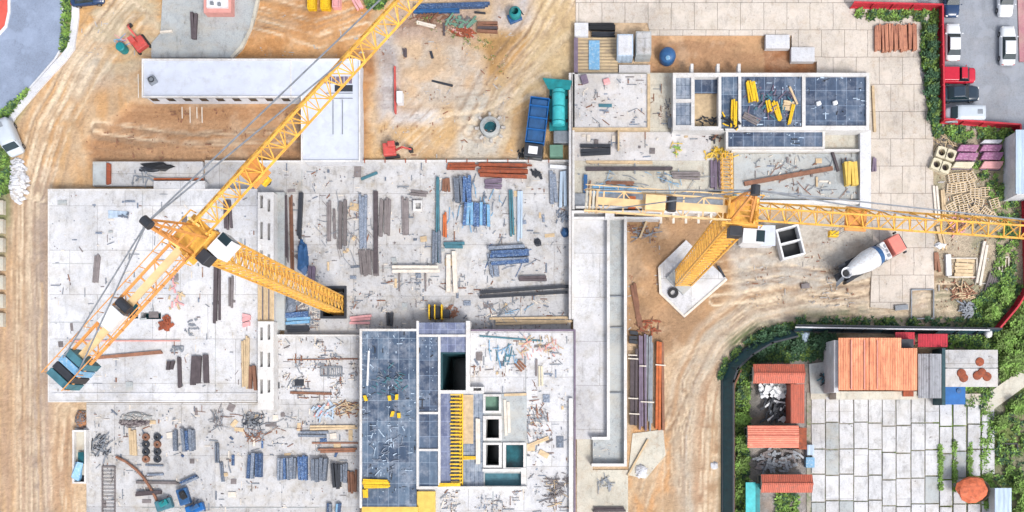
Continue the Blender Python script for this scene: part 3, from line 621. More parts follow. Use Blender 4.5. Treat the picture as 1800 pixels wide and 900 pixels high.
gp([(1006, 128, 1010, 368), (1286, 262, 1512, 266), (1286, 352, 1512, 358), (1012, 362, 1290, 366)], [], 0.8, 1.5).build('edge_beam', 'wall_white', T)
gp([(1290, 270, 1510, 350)], [], 0.8, 0.92).build('upper_slab', 'concrete_grey', T)
gp([(1143, 150, 1184, 224)], [], 0.8, 0.95).build('upper_slab', 'concrete_warm', T)
gp([(1010, 340, 1285, 362)], [], 0.8, 1.1).build('gutter_strip', 'steel_grey', T)
for x in (1214, 1297, 1260): gp([(x, 112, x + 5, 130)], [], 0.8, 2.0).build('buttress', 'wall_white', T)
# wall on the centre line
solo(gp([(1000, 128, 1004.5, 560)], [], 0, 1.6), 'boundary_wall', 'concrete_pinkish', 'thin pale wall running north to south between the middle floor and the eastern blocks', 'wall')
# small blocks north of the pink slab
T = bld('plank_decked_landing', 'small landing of brown planks framed by white concrete in the north', 1048, 96)
gp([(1012, 66, 1086, 128)], [], -0.1, 0.5).build('plank_deck', 'plank_floor', T)
gp([(1010, 40, 1034, 64)], [], -0.1, 0.9).build('block', 'concrete_white', T); gp([(1009, 66, 1016, 127)], [], 0.5, 1.3).build('side_wall', 'mauve', T)
gp([(1035, 71, 1054, 122)], [], 0.5, 0.65).build('panel', 'blue_pale', T)
for a_, l_ in (((1085, 60, 1113, 98), 'smooth pale blue-white concrete block beside the plank landing'), ((1118, 55, 1145, 96), 'rough grey-white concrete block left of the brown trench')):
    o = bld('concrete_block', l_, (a_[0] + a_[2]) / 2, 80); gp([a_], [], 0, 2.2).build('body', 'concrete_grey' if a_[0] > 1100 else 'light_roof', o)
    gp([(a_[0] + 2, a_[1] + 2, a_[2] - 2, a_[3] - 2)], [], 2.2, 2.3).build('cap', 'concrete_white' if a_[0] < 1100 else 'concrete_dusty', o)
solo(gp([(1088, 114, 1143, 128)], [], 0, 0.7), 'concrete_step', 'concrete_pinkish', 'pinkish concrete step below the pair of white blocks', 'step')
for a_, l_ in (((1346, 61, 1388, 85), 'white slab step at the upper right end of the brown trench'), ((1391, 83, 1432, 108), 'white slab step one further down, nearest the blue deck')):
    solo(gp([a_], [], -0.3, 0.45), 'slab_step', 'concrete_white', l_, 'slab')

# houses, lower right
def house(name, label, r, zr, roofm, axis='x', pitch=0.5, wallm='concrete_warm', extra=None):
    a = R(*r, zr); T = thing(name, label, 'house', ((a[0] + a[2]) / 2, (a[1] + a[3]) / 2, 0)); o = 0.25
    MB().box(a[0] + o, a[1] + o, 0, a[2] - o, a[3] - o, zr - 0.12).build('wall', wallm, T)
    mb = MB(); x0, y0, x1, y1 = a; zt = zr + pitch; th = 0.1
    if axis == 'x': ym = (y0 + y1) / 2; A = [(x0, y0), (x1, y0)], [(x0, ym), (x1, ym)], [(x0, y1), (x1, y1)]
    else: xm = (x0 + x1) / 2; A = [(x0, y0), (x0, y1)], [(xm, y0), (xm, y1)], [(x1, y0), (x1, y1)]
    zz = (zr, zt, zr); vs = [(p[0], p[1], zz[i]) for i, s_ in enumerate(A) for p in s_]
    vs += [(v[0], v[1], v[2] - th) for v in vs]
    mb.add(vs, [(0, 1, 3, 2), (2, 3, 5, 4), (6, 8, 9, 7), (8, 10, 11, 9), (0, 6, 7, 1), (4, 5, 11, 10), (0, 2, 8, 6), (2, 4, 10, 8), (1, 7, 9, 3), (3, 9, 11, 5)])
    mb.build('roof', roofm, T)
    p, q = A[1]; MB().bar((p[0], p[1], zt + 0.03), (q[0], q[1], zt + 0.03), 0.22, 0.12).build('ridge', roofm, T)
    for k in range(2):
        xx = x0 + (x1 - x0) * (0.3 + 0.4 * k); MB().box(xx - 0.5, y1 - o - 0.02, 0.9, xx + 0.5, y1 - o + 0.04, 2.0).build('window', 'glass', T)
        MB().box(x0 + o - 0.04, y0 + (y1 - y0) * (0.3 + 0.4 * k) - 0.4, 0.9, x0 + o + 0.02, y0 + (y1 - y0) * (0.3 + 0.4 * k) + 0.4, 2.0).build('window', 'glass', T)
    return T
T = house('orange_roofed_house', 'largest house with a wide bright orange corrugated roof', (1474, 594, 1584, 686), 5.0, 'roof_orange', 'y', 0.25, 'concrete_white')
gp([(1582, 612, 1612, 686)], [], 0, 4.6).build('extension', 'roof_orange', T); gp([(1584, 596, 1606, 611)], [], 0, 3.4).build('annex', 'steel_dark', T)
for i, x in enumerate((1496, 1519, 1542)): gp([(x, 598, x + 1.3, 684)], [], 4.98 + 0.2, 5.32).build('roof_batten', 'salmon', T)
gp([(1466, 598, 1474, 690)], [], 0, 4.4).build('gable_strip', 'concrete_white', T)
gp([(1470, 688, 1612, 702)], [], 0, 3.0).build('porch_roof', 'concrete_warm', T); gp([(1588, 684, 1606, 697)], [], 3.0, 3.25).build('porch_hatch', 'rust', T)
T = house('red_roofed_house', 'upper house with a weathered red tiled roof around a cluttered courtyard', (1324, 640, 1414, 674), 3.8, 'roof_red', 'x', 0.5)
gp([(1390, 675, 1414, 744)], [], 0, 3.2).build('side_wing', 'roof_red', T)
T = house('salmon_roofed_house', 'middle house of the western row with a flat salmon orange roof', (1314, 748, 1404, 787), 3.6, 'roof_salmon', 'x', 0.2)
gp([(1404, 752, 1418, 790)], [], 0, 3.0).build('side_wing', 'rust', T)
house('low_red_house', 'lowest house of the western row with a red roof and pale eaves line', (1338, 834, 1428, 866), 3.4, 'roof_red', 'x', 0.45)
T = house('grey_shed', 'grey ribbed shed roof between the big orange roof and the blue tank', (1614, 622, 1655, 700), 3.2, 'roof_grey', 'y', 0.15)
# roofed shed with dark stripes
T = bld('flat_grey_shed', 'flat grey shed with round red-brown stains on its roof, beside the blue tank', 1710, 640, 'shed')
gp([(1664, 617, 1752, 678)], [], 0, 2.6).build('body', 'concrete_grey', T); gp([(1662, 615, 1754, 646)], [], 2.6, 2.75).build('roof', 'concrete_dusty', T); gp([(1662, 648, 1754, 680)], [], 2.6, 2.7).build('roof', 'concrete_pinkish', T)
gp([(1656, 612, 1662, 712)], [], 0, 2.9).build('side_screen', 'netting', T)
for x, y in ((1694, 664), (1726, 655), (1735, 662), (1722, 636), (1718, 660), (1690, 656)): MB().lathe(P(x, y, 2.72), [(0.55, -0.02), (0.5, 0.12), (0.2, 0.16), (0.001, 0.16)], 12).build('vent_cap', 'rust', T)
T = bld('blue_water_tank', 'bright blue square water tank at the corner of the slab yard', 1678, 693, 'tank')
gp([(1659, 675, 1697, 711)], [], 0, 2.0).build('body', 'blue_tank', T, 0.08); gp([(1662, 678, 1694, 708)], [], 2.0, 2.1).build('lid', 'blue_tank', T, 0.04); MB().lathe(P(1685, 687, 2.1), [(0.3, 0), (0.3, 0.12), (0.001, 0.14)], 12).build('hatch', 'blue', T)
T = bld('pale_building', 'pale blue flat-roofed building at the right edge beyond the red fence', 1830, 285)
gp([(1788, 230, 1900, 342)], [], 0, 3.4).build('wall', 'concrete_white', T); gp([(1786, 228, 1902, 340)], [], 3.4, 3.6).build('roof', 'light_roof', T)
T = bld('red_canopy', 'pair of low red canopies behind the dark hoarding', 1620, 598, 'canopy')
for a_ in ((1574, 584, 1608, 606), (1614, 587, 1666, 610)): gp([a_], [], 2.0, 2.15).build('sheet', 'sheet_red', T)
for x, y in ((1580, 604), (1604, 604), (1620, 606), (1660, 606), (1580, 588), (1660, 590)): p = P(x, y); MB().cyl((p.x, p.y, 0), (p.x, p.y, 2.0), 0.06).build('post', 'steel_dark', T)
T = bld('light_blue_hut', 'narrow light blue hut at the bottom right corner', 1762, 885, 'hut'); gp([(1751, 860, 1776, 930)], [], 0, 2.2).build('wall', 'concrete_white', T); gp([(1749, 858, 1778, 930)], [], 2.2, 2.35).build('roof', 'light_roof', T)
T = bld('teal_awning', 'bright teal tarpaulin awning west of the lowest red house', 1322, 880, 'awning')
gp([(1311, 848, 1328, 930)], [], 2.0, 2.1).build('canvas', 'teal_bright', T); gp([(1328, 850, 1336, 930)], [], 1.7, 1.8).build('canvas', 'teal', T)
for y in (856, 890): p = P(1318, y); MB().cyl((p.x, p.y, 0), (p.x, p.y, 2), 0.06).build('post', 'steel_dark', T)

# ------------------------------------------------------------------ fences
def fence(name, label, pts, h, mt, post, step=2.4, lean=0.0):
    V = [P(x, y) for x, y in pts]; T = thing(name, label, 'fence', V[0]); mb = MB(); tp = MB(); n = 0
    for a, b in zip(V, V[1:]):
        d = (b - a); L = d.length; d.normalize(); nn = Vector((-d.y, d.x, 0))
        q0, q1 = a, b; t0, t1 = a + nn * lean, b + nn * lean; k = nn * 0.04
        mb.hexa([q0 - k, q1 - k, q1 + k, q0 + k], [(t0 - k).xyz + Vector((0, 0, h)), t1 - k + Vector((0, 0, h)), t1 + k + Vector((0, 0, h)), t0 + k + Vector((0, 0, h))])
        tp.bar(t0 + Vector((0, 0, h + 0.04)), t1 + Vector((0, 0, h + 0.04)), 0.2, 0.08); tp.bar(q0 + Vector((0, 0, 0.25)) - nn * .1, q1 + Vector((0, 0, 0.25)) - nn * .1, 0.12, 0.1)
        for i in range(max(1, int(L / step))):
            p = a + d * (i * step)
            if n < 60: MB().bar(p - nn * 0.12, p - nn * 0.12 + nn * lean + Vector((0, 0, h + 0.1)), 0.12).build('post', post, T)
            n += 1
    mb.build('panel', mt, T); tp.build('rail', post, T)
fence('red_fence', 'red sheet-metal fence stepping around the car park and the plank yard', [(1494, 14), (1648, 18), (1651, 216), (1783, 226), (1783, 342), (1796, 344), (1800, 505), (1780, 540), (1748, 578)], 1.5, 'sheet_red', 'red')
fence('green_hoarding', 'dark teal netted hoarding curving along the haul road', [(1268, 940), (1268, 668), (1278, 640), (1308, 612), (1345, 590), (1392, 578)], 2.0, 'netting', 'steel_dark', 2.4, -1.1)
fence('dark_hoarding', 'long dark hoarding running east behind the orange-roofed house', [(1392, 582), (1480, 583), (1640, 586), (1746, 588)], 2.2, 'netting_x', 'steel_dark', 2.4, 0.5)
T = thing('pipe_rail', 'pale pipe rail laid along the inner side of the dark hoarding', 'rail', P(1500, 580)); MB().tube([P(1398, 575, 2.6), P(1560, 578, 2.6), P(1740, 580, 2.6)], 0.09).build('pipe', 'concrete_white', T)
for x in range(1400, 1745, 42): p = P(x, 577, 2.5); MB().cyl((p.x, p.y, 0), p, 0.05).build('bracket', 'steel_dark', T)
fence('brown_inner_fence', 'brownish low fence inside the teal hoarding by the western houses', [(1287, 940), (1287, 680), (1300, 650)], 1.2, 'mauve', 'timber_brown')
mb = MB()
for k in range(7):
    y = 352 + k * 33
    solo(gp([(-12, y, 5, y + 24)], [], 0, 0.6), 'barrier_block', 'concrete_warm', ['topmost', 'second', 'third', 'middle', 'fifth', 'sixth', 'lowest'][k] + ' cream concrete barrier block in the row along the far left edge', 'barrier', 'cream barrier blocks along the left edge', 0.04)

# ------------------------------------------------------------------ tower cranes
def lattice_mast(mb, c, z0, z1, hw, sec, r=0.1, d=0.06):
    cs = [(c[0] + sx * hw, c[1] + sy * hw) for sx, sy in ((-1, -1), (1, -1), (1, 1), (-1, 1))]
    for p in cs: mb.bar((*p, z0), (*p, z1), r * 2)
    n = max(1, round((z1 - z0) / sec)); h = (z1 - z0) / n
    for k in range(n + 1):
        z = z0 + k * h
        for i in range(4):
            a, b = cs[i], cs[(i + 1) % 4]; mb.bar((*a, z), (*b, z), d * 1.6)
            if k < n:
                mb.bar((*a, z), (*b, z + h), d); mb.bar((*b, z), (*a, z + h), d)
def crane(label, base, zb, zj, ang, jl, cl, cwl, cwm, side=1, trolley=20, hook=12, hw=1.0, cabm='white', cw_w=1.9, cjm='crane_orange'):
    T = thing('tower_crane', label, 'crane', (base.x, base.y, zb)); u = Vector((math.cos(ang), math.sin(ang), 0)); v = Vector((-u.y, u.x, 0)); Z0 = Vector((0, 0, 1))
    c = Vector((base.x, base.y, 0))
    mb = MB(); mb.obox(c, 2.9, 2.9, zb, zb + 0.4, 0.78); mb.build('footing', 'concrete_grey', T)
    mb = MB(); lattice_mast(mb, c, zb + 0.4, zj - 1.3, hw * .93, 1.5, 0.085, 0.055)
    mb.build('mast', 'crane_yellow', T)
    mb = MB()
    for s_ in (-0.25, 0.25): mb.bar((c.x + s_, c.y + 0.5, zb + .4), (c.x + s_, c.y + 0.5, zj - 1.3), 0.05)
    for k in range(int((zj - zb - 2) / 0.45)): mb.bar((c.x - .25, c.y + .5, zb + .5 + k * .45), (c.x + .25, c.y + .5, zb + .5 + k * .45), 0.035)
    mb.build('ladder', 'crane_orange', T)
    mb = MB().lathe((c.x, c.y, zj - 1.3), [(1.2, 0), (1.35, 0.1), (1.35, 0.5), (1.1, 0.6), (0.001, 0.6)], 24); mb.build('slewing_ring', 'crane_orange', T)
    def W(a, b, z): return c + u * a + v * b + Z0 * z
    mb = MB()
    mb.obox(c + Vector((0, 0, 0)), 2.9, 2.5, zj - 0.7, zj - 0.45, ang)
    for s_ in (-1, 1):
        mb.bar(W(-1.6, s_ * 1.2, zj + .5), W(1.6, s_ * 1.2, zj + .5), 0.08); mb.bar(W(-1.6, s_ * 1.2, zj - .5), W(-1.6, s_ * 1.2, zj + .5), 0.07); mb.bar(W(1.6, s_ * 1.2, zj - .5), W(1.6, s_ * 1.2, zj + .5), 0.07)
        mb.bar(W(s_ * 1.1, -.9, zj - .4), W(s_ * 1.1, .9, zj + .6), 0.16); mb.bar(W(s_ * 1.1, .9, zj - .4), W(s_ * 1.1, -.9, zj + .6), 0.16)
    mb.build('turntable', 'crane_yellow', T)
    mb = MB(); ap = zj + 6.5
    for a in (-0.8, 0.8):
        for b in (-0.75, 0.75): mb.bar(W(a, b, zj - .45), W(-0.3 + a * .15, b * 0.25, ap), 0.16)
    for k in range(1, 5):
        t = k / 5; 
        for b in (-1, 1): mb.bar(W(-0.8 * (1 - t) - .3 * t, b * .75 * (1 - t * .75), zj - .45 + t * 6.9), W(0.8 * (1 - t) - .3 * t, b * .75 * (1 - t * .75), zj - .45 + t * 6.9), 0.08)
        for a in (-1, 1): mb.bar(W(a * 0.8 * (1 - t) - .3 * t, -.75 * (1 - t * .75), zj - .45 + t * 6.9), W(a * 0.8 * (1 - t) - .3 * t, .75 * (1 - t * .75), zj - .45 + t * 6.9), 0.08)
    mb.build('tower_head', 'crane_orange', T)
    mb = MB(); mb.cyl(W(-.3, -.35, ap), W(-.3, .35, ap), 0.35, n=14); mb.build('head_sheave', 'steel_dark', T)
    # jib
    mb = MB(); jh = 1.25; jw = 0.72; step = 1.25; n = int(jl / step)
    for s_ in (-1, 1): mb.bar(W(1.0, s_ * jw, zj), W(jl, s_ * jw, zj), 0.14)
    mb.bar(W(1.0, 0, zj + jh), W(jl - 1, 0, zj + jh), 0.13)
    for k in range(n):
        a = 1.0 + k * step; b = min(a + step, jl)
        mb.bar(W(a, -jw, zj), W(a, jw, zj), 0.08); mb.bar(W(a, jw * (-1) ** k, zj), W(b, -jw * (-1) ** k, zj), 0.07)
        m_ = (a + b) / 2
        for s_ in (-1, 1): mb.bar(W(a, s_ * jw, zj), W(m_, 0, zj + jh), 0.08); mb.bar(W(m_, 0, zj + jh), W(b, s_ * jw, zj), 0.08)
    mb.build('jib', 'crane_yellow', T)
    # counter-jib
    mb = MB()
    for s_ in (-1, 1):
        mb.bar(W(-1, s_ * 0.85, zj), W(-cl, s_ * 0.85, zj), 0.14 if cl > 14 else 0.1, 0.25)
        mb.bar(W(-1, s_ * 1.0, zj + .95), W(-cl, s_ * 1.0, zj + .95), 0.06)
        k = 1.0
        while k < cl: mb.bar(W(-k, s_ * 1.0, zj), W(-k, s_ * 1.0, zj + .95), 0.05); k += 1.5
    k = 1.5; i = 0
    while k < cl - 1: mb.bar(W(-k, -.85, zj), W(-k, .85, zj), 0.12); mb.bar(W(-k, -.85 * (-1) ** i, zj), W(-k - 1.6, .85 * (-1) ** i, zj), 0.07); k += 1.6; i += 1
    mb.build('counter_jib', cjm, T)
    mb = MB(); mb.hexa([W(-1, -.3, zj + .05), W(-cl + .4, -.3, zj + .05), W(-cl + .4, .3, zj + .05), W(-1, .3, zj + .05)], [W(-1, -.3, zj + .1), W(-cl + .4, -.3, zj + .1), W(-cl + .4, .3, zj + .1), W(-1, .3, zj + .1)]); mb.build('walkway', 'crane_pale', T)
    nb = 4; wd = cwl / nb
    for k in range(nb):
        a = -cl + k * wd; q = [W(a + .04, -cw_w / 2, 0), W(a + wd - .04, -cw_w / 2, 0), W(a + wd - .04, cw_w / 2, 0), W(a + .04, cw_w / 2, 0)]
        MB().hexa([(p.x, p.y, zj - 1.5) for p in q], [(p.x, p.y, zj + 0.5) for p in q]).build('counterweight', cwm[k % len(cwm)], T, 0.04)
    mb = MB(); q = [W(-cl * .62, -.6, 0), W(-cl * .62 + 1.6, -.6, 0), W(-cl * .62 + 1.6, .6, 0), W(-cl * .62, .6, 0)]; mb.hexa([(p.x, p.y, zj + .12) for p in q], [(p.x, p.y, zj + .9) for p in q]); win = mb.build('winch', 'white' if cl > 14 else 'crane_pale', T, 0.03)
    MB().cyl(W(-cl * .62 + 2.1, -.55, zj + .55), W(-cl * .62 + 2.1, .55, zj + .55), 0.38, n=14).build('rope_drum', 'steel_dark', T)
    # cab
    b0 = side * 1.35; 
    q = [W(0.2, b0, 0), W(1.9, b0, 0), W(1.9, b0 + side * 1.15, 0), W(0.2, b0 + side * 1.15, 0)]
    cab = MB().hexa([(p.x, p.y, zj - 1.9) for p in q], [(p.x, p.y, zj - .05) for p in q]).build('cab', cabm, T, 0.05)
    q = [W(1.3, b0 + side * .12, 0), W(1.96, b0 + side * .12, 0), W(1.96, b0 + side * 1.03, 0), W(1.3, b0 + side * 1.03, 0)]
    MB().hexa([(p.x, p.y, zj - 1.6) for p in q], [(p.x, p.y, zj - .0) for p in q]).build('window', 'glass', cab)
    q = [W(-0.9, b0 - side * .1, 0), W(0.1, b0 - side * .1, 0), W(0.1, b0 + side * .7, 0), W(-.9, b0 + side * .7, 0)]
    MB().hexa([(p.x, p.y, zj - 1.2) for p in q], [(p.x, p.y, zj + .1) for p in q]).build('control_box', 'steel_dark', T, 0.03)
    # pendants
    A = W(-.3, 0, ap)
    for t in (0.36, 0.78): MB().bar(A, W(jl * t, 0, zj + jh), 0.09).build('pendant', 'steel_grey', T)
    for s_ in (-1, 1): MB().bar(A, W(-cl + 1.2, s_ * .8, zj + .2), 0.08).build('pendant', 'steel_grey', T)
    # trolley and hook
    mb = MB(); q = W(trolley, 0, 0); mb.obox(q, 1.7, 1.9, zj - .45, zj - .2, ang)
    for a in (-.6, .6):
        for b in (-.72, .72): mb.cyl(W(trolley + a, b - .08, zj - .1), W(trolley + a, b + .08, zj - .1), 0.16, n=10)
    mb.build('trolley', 'crane_orange', T)
    mb = MB()
    for a in (-.4, .4):
        for b in (-.3, .3): mb.bar(W(trolley + a, b, zj - .4), W(trolley + a * .5, b * .5, zj - hook), 0.04)
    mb.build('hoist_rope', 'steel_grey', T)
    mb = MB(); mb.obox(q, 0.8, 0.5, zj - hook - .7, zj - hook, ang); hb = mb.build('hook_block', 'yellow', T, 0.05)
    mb = MB().tube([W(trolley, 0, zj - hook - .7), W(trolley, 0, zj - hook - 1.0), W(trolley + .22, 0, zj - hook - 1.25), W(trolley, 0, zj - hook - 1.45), W(trolley - .2, 0, zj - hook - 1.25)], 0.05); mb.build('hook', 'steel_dark', hb)
    return T
b1 = P(590, 535)
C1 = crane('western yellow tower crane rising from the dark square shaft, jib reaching north east', b1, -2.9, 41.5, math.atan2(415, 380), 48, 14.6, 2.6, ['teal_dull', 'steel_dark', 'blue_pale', 'teal_dull'], -1, 6.8, 2.5)
b2 = P(1200, 490)
C2 = crane('eastern yellow tower crane on the diamond concrete pad with its jib reaching right', b2, 0.4, 36.8, math.atan2(-33, 495), 42, 12.6, 1.1, ['concrete_warm', 'timber_tan'], -1, 9.2, 6, cw_w=1.4, cjm='crane_pale')

# crane pad
T = thing('crane_pad', 'diamond-shaped white concrete pad under the eastern crane mast', 'concrete pad', P(1215, 490))
poly([(1158, 468), (1160, 516), (1203, 558), (1279, 491), (1240, 455), (1206, 422)], -0.3, 0.4).build('slab', 'concrete', T)
ribbon([(1159, 470), (1161, 515), (1203, 556), (1277, 491)], 0.3, 0.4, 0.5).build('edge', 'timber_pale', T)
# ------------------------------------------------------------------ vehicles
def loft(mb, st):
    """stations (x, halfwidth bottom, halfwidth top, z bottom, z top) -> closed rounded hull"""
    ring = []
    for x, hb, ht, zb, zt in st:
        zm = zb + (zt - zb) * 0.62
        ring.append([(x, -hb * .92, zb), (x, -hb, zb + (zt - zb) * .2), (x, -hb * .98, zm), (x, -ht, zt - 0.03), (x, -ht * .6, zt), (x, ht * .6, zt), (x, ht, zt - 0.03), (x, hb * .98, zm), (x, hb, zb + (zt - zb) * .2), (x, hb * .92, zb)])
    vs = [p for r in ring for p in r]; n = 10; m = len(ring)
    fs = [(j * n + i, j * n + (i + 1) % n, (j + 1) * n + (i + 1) % n, (j + 1) * n + i) for j in range(m - 1) for i in range(n)] + [tuple(range(n))[::-1], tuple(range((m - 1) * n, m * n))]
    return mb.add(vs, fs)
def wheels(T, pts, r=0.32, w=0.22):
    for x, y in pts:
        wh = MB().cyl((x, y - w / 2, r), (x, y + w / 2, r), r, n=16).build('wheel', 'tyre', T)
        MB().cyl((x, y - w / 2 - .015, r), (x, y + w / 2 + .015, r), r * .55, n=10).build('rim', 'rim', wh)
def car(label, px, py, ang, L, W, paint, kind='sedan', name='parked_car', z=0.06):
    T = thing(name, label, 'van' if kind == 'van' else 'pickup' if kind == 'pickup' else 'car', P(px, py, z), None, True, ang); h = L / 2; w = W / 2
    if kind == 'van':
        body = loft(MB(), [(-h, w * .8, w * .75, .4, 1.0), (-h + .08, w * .97, w * .84, .25, 1.75), (-h + .6, w, w * .86, .22, 1.85), (h * .3, w, w * .86, .22, 1.85), (h * .48, w, w * .84, .22, 1.75), (h * .72, w * .99, w * .88, .22, 1.1), (h * .9, w * .93, w * .8, .25, .95), (h, w * .7, w * .6, .4, .75)])
        body.build('body', paint, T, 0, True)
        MB().hexa([(h * .50, -w * .8, 1.66), (h * .73, -w * .84, 1.12), (h * .73, w * .84, 1.12), (h * .50, w * .8, 1.66)], [(h * .49, -w * .72, 1.78), (h * .75, -w * .8, 1.16), (h * .75, w * .8, 1.16), (h * .49, w * .72, 1.78)]).build('windscreen', 'glass', T)
        for s_ in (-1, 1): MB().hexa([(-h * .8, s_ * w * .9, 1.2), (h * .55, s_ * w * .92, 1.15), (h * .55, s_ * w * .86, 1.2), (-h * .8, s_ * w * .86, 1.2)], [(-h * .8, s_ * w * .9, 1.6), (h * .45, s_ * w * .9, 1.6), (h * .42, s_ * w * .8, 1.7), (-h * .8, s_ * w * .8, 1.7)]).build('side_window', 'glass', T)
        MB().bar((-h + .5, 0, 1.87), (-h + 1.1, 0, 1.87), W * .3, 0.02).build('roof_vent', 'steel_grey', T)
    elif kind == 'pickup':
        loft(MB(), [(-h, w * .9, w * .85, .4, .85), (-h + .1, w, w * .92, .3, .9), (h * .35, w, w * .9, .25, .95), (h * .9, w * .95, w * .82, .28, .92), (h, w * .7, w * .6, .4, .75)]).build('body', paint, T, 0, True)
        MB().box(-h + .15, -w * .84, .9, -.1, w * .84, 1.35).build('bed_cover', 'red_car', T, 0.06)
        MB().hexa([(-.05, -w * .88, .92), (h * .62, -w * .88, .92), (h * .62, w * .88, .92), (-.05, w * .88, .92)], [(.1, -w * .72, 1.5), (h * .38, -w * .72, 1.5), (h * .38, w * .72, 1.5), (.1, w * .72, 1.5)]).build('window', 'glass', T, 0.04)
        MB().box(.1, -w * .7, 1.49, h * .38, w * .7, 1.54).build('roof', paint, T, 0.02)
    else:
        loft(MB(), [(-h, w * .75, w * .65, .4, .75), (-h + .12, w * .92, w * .8, .25, .88), (-h + .7, w, w * .86, .2, .93), (0, w, w * .88, .2, .93), (h * .45, w, w * .88, .2, .95), (h * .8, w * .96, w * .8, .22, .86), (h - .1, w * .86, w * .7, .28, .75), (h, w * .66, w * .5, .4, .62)]).build('body', paint, T, 0, True)
        MB().hexa([(-h + .55, -w * .86, .91), (h * .42, -w * .86, .93), (h * .42, w * .86, .93), (-h + .55, w * .86, .91)], [(-h + 1.15, -w * .68, 1.38), (h * .12, -w * .68, 1.4), (h * .12, w * .68, 1.4), (-h + 1.15, w * .68, 1.38)]).build('window', 'glass', T, 0.05)
        MB().hexa([(-h + 1.12, -w * .7, 1.36), (h * .14, -w * .7, 1.38), (h * .14, w * .7, 1.38), (-h + 1.12, w * .7, 1.36)], [(-h + 1.2, -w * .6, 1.45), (h * .08, -w * .6, 1.46), (h * .08, w * .6, 1.46), (-h + 1.2, w * .6, 1.45)]).build('roof', paint, T, 0.02)
    for s_ in (-1, 1):
        MB().blob((h - .14, s_ * w * .66, .66), (.13, .17, .09), 1, rough=0).build('headlight', 'lamp_clear', T, 0, True)
        MB().box(-h - .01, s_ * w * .66 - .14, .62, -h + .12, s_ * w * .66 + .14, .76).build('tail_light', 'lamp_red', T, 0.02)
        MB().obox((h * .4, s_ * (w + .08)), .1, .18, .95, 1.08, 0).build('mirror', paint, T, 0.02)
    wheels(T, [(sx * h * .62, sy * (w - .1)) for sx in (-1, 1) for sy in (-1, 1)]); return T
PI = math.pi
car('white saloon car parked along the red fence, above the red pickup', 1671, 78, PI / 2, 4.5, 1.85, 'white_car')
car('dark blue car cut off by the top edge beside the red fence', 1669, 2, -PI / 2, 4.4, 1.85, 'navy_car')
car('bright red pickup parked nose out against the red fence', 1680, 136, 0.0, 4.1, 1.9, 'red_car', 'pickup')
car('dark slate car parked between the red pickup and the silver van', 1684, 168, 0.02, 4.5, 1.9, 'dark_car')
car('silver white van parked nose to the fence, lowest of the row', 1689, 205, PI, 4.6, 1.85, 'silver_car', 'van')
car('white car parked by the red footway on the right of the car park', 1767, 84, PI / 2, 4.7, 1.85, 'white_car')
car('white car cut off by the top edge at the far right', 1763, 2, -PI / 2, 4.3, 1.85, 'white_car')
car('pale van standing askew beside the white path at the left edge', 24, 246, math.radians(-68), 4.3, 2.0, 'silver_car', 'van', 'parked_van', 0.1)
car('dark blue and white car cut off at the top left of the earth yard', 158, 0, 0.1, 4.0, 1.8, 'navy_car')

# concrete mixer truck
a = math.atan2(52, 92); T = thing('mixer_truck', 'white concrete mixer truck with a salmon cab and a blue-banded drum', 'truck', P(1519, 461), None, True, a)
MB().box(-4.3, -.45, .75, 4.2, .45, 1.05).build('chassis', 'steel_dark', T)
MB().box(-3.6, -1.15, 1.0, 2.2, 1.15, 1.15).build('deck', 'steel_dark', T)
cab = MB().hexa([(2.75, -1.15, .55), (4.6, -1.15, .55), (4.6, 1.15, .55), (2.75, 1.15, .55)], [(2.8, -1.05, 2.6), (4.25, -1.05, 2.6), (4.25, 1.05, 2.6), (2.8, 1.05, 2.6)]).build('cab', 'cab_salmon', T, 0.1)
MB().hexa([(4.52, -1.0, 1.5), (4.64, -1.0, 1.5), (4.64, 1.0, 1.5), (4.52, 1.0, 1.5)], [(4.3, -.95, 2.4), (4.4, -.95, 2.4), (4.4, .95, 2.4), (4.3, .95, 2.4)]).build('windscreen', 'glass', cab)
for s_ in (-1, 1): MB().box(4.0, s_ * 1.18, 1.6, 4.25, s_ * 1.42, 2.2).build('mirror', 'steel_dark', cab, .02)
prof = [(-3.3, .35, 2.85), (-3.1, .6, 2.8), (-2.0, 1.0, 2.55), (-.6, 1.28, 2.3), (.6, 1.28, 2.15), (1.5, 1.0, 2.0), (1.9, .6, 1.95)]
mb = MB()
for (xa, ra, za), (xb, rb, zb) in zip(prof, prof[1:]): mb.cyl((xa, 0, za), (xb, 0, zb), ra, rb, 20)
mb.build('drum', 'drum_white', T, 0, False)
MB().cyl((.55, 0, 2.15), (1.2, 0, 2.05), 1.31, 1.14, 20, False).build('drum_stripe', 'blue', T)
MB().box(1.75, -1.1, 1.1, 2.45, 1.1, 2.3).build('water_tank', 'white', T, .15)
for k in range(3): MB().box(1.9 + .1 * k, -.9 + k * .6, 2.3, 2.3, -.5 + k * .6, 2.38).build('tank_bracket', 'steel_grey', T)
mb = MB().lathe((-3.55, 0, 2.55), [(.25, 0), (.62, .65), (.66, .65), (.3, 0)], 16); mb.build('hopper', 'white', T)
MB().cyl((-3.55, 0, 2.5), (-3.55, 0, 3.0), .33, n=14).build('hopper_mouth', 'black', T)
MB().box(-3.9, -1.15, 1.1, -3.0, -.85, 2.6).build('drum_support', 'steel_dark', T); MB().box(-3.9, .85, 1.1, -3.0, 1.15, 2.6).build('drum_support', 'steel_dark', T)
MB().hexa([(-4.9, -.9, 1.4), (-3.9, -.5, 2.1), (-3.7, -.1, 2.1), (-4.7, -.5, 1.4)], [(-4.9, -.95, 1.6), (-3.9, -.55, 2.3), (-3.7, -.05, 2.3), (-4.7, -.45, 1.6)]).build('chute', 'steel_grey', T)
wheels(T, [(x, y) for x in (3.6, 2.1, -1.6, -2.9) for y in (-1.0, 1.0)], .5, .35)
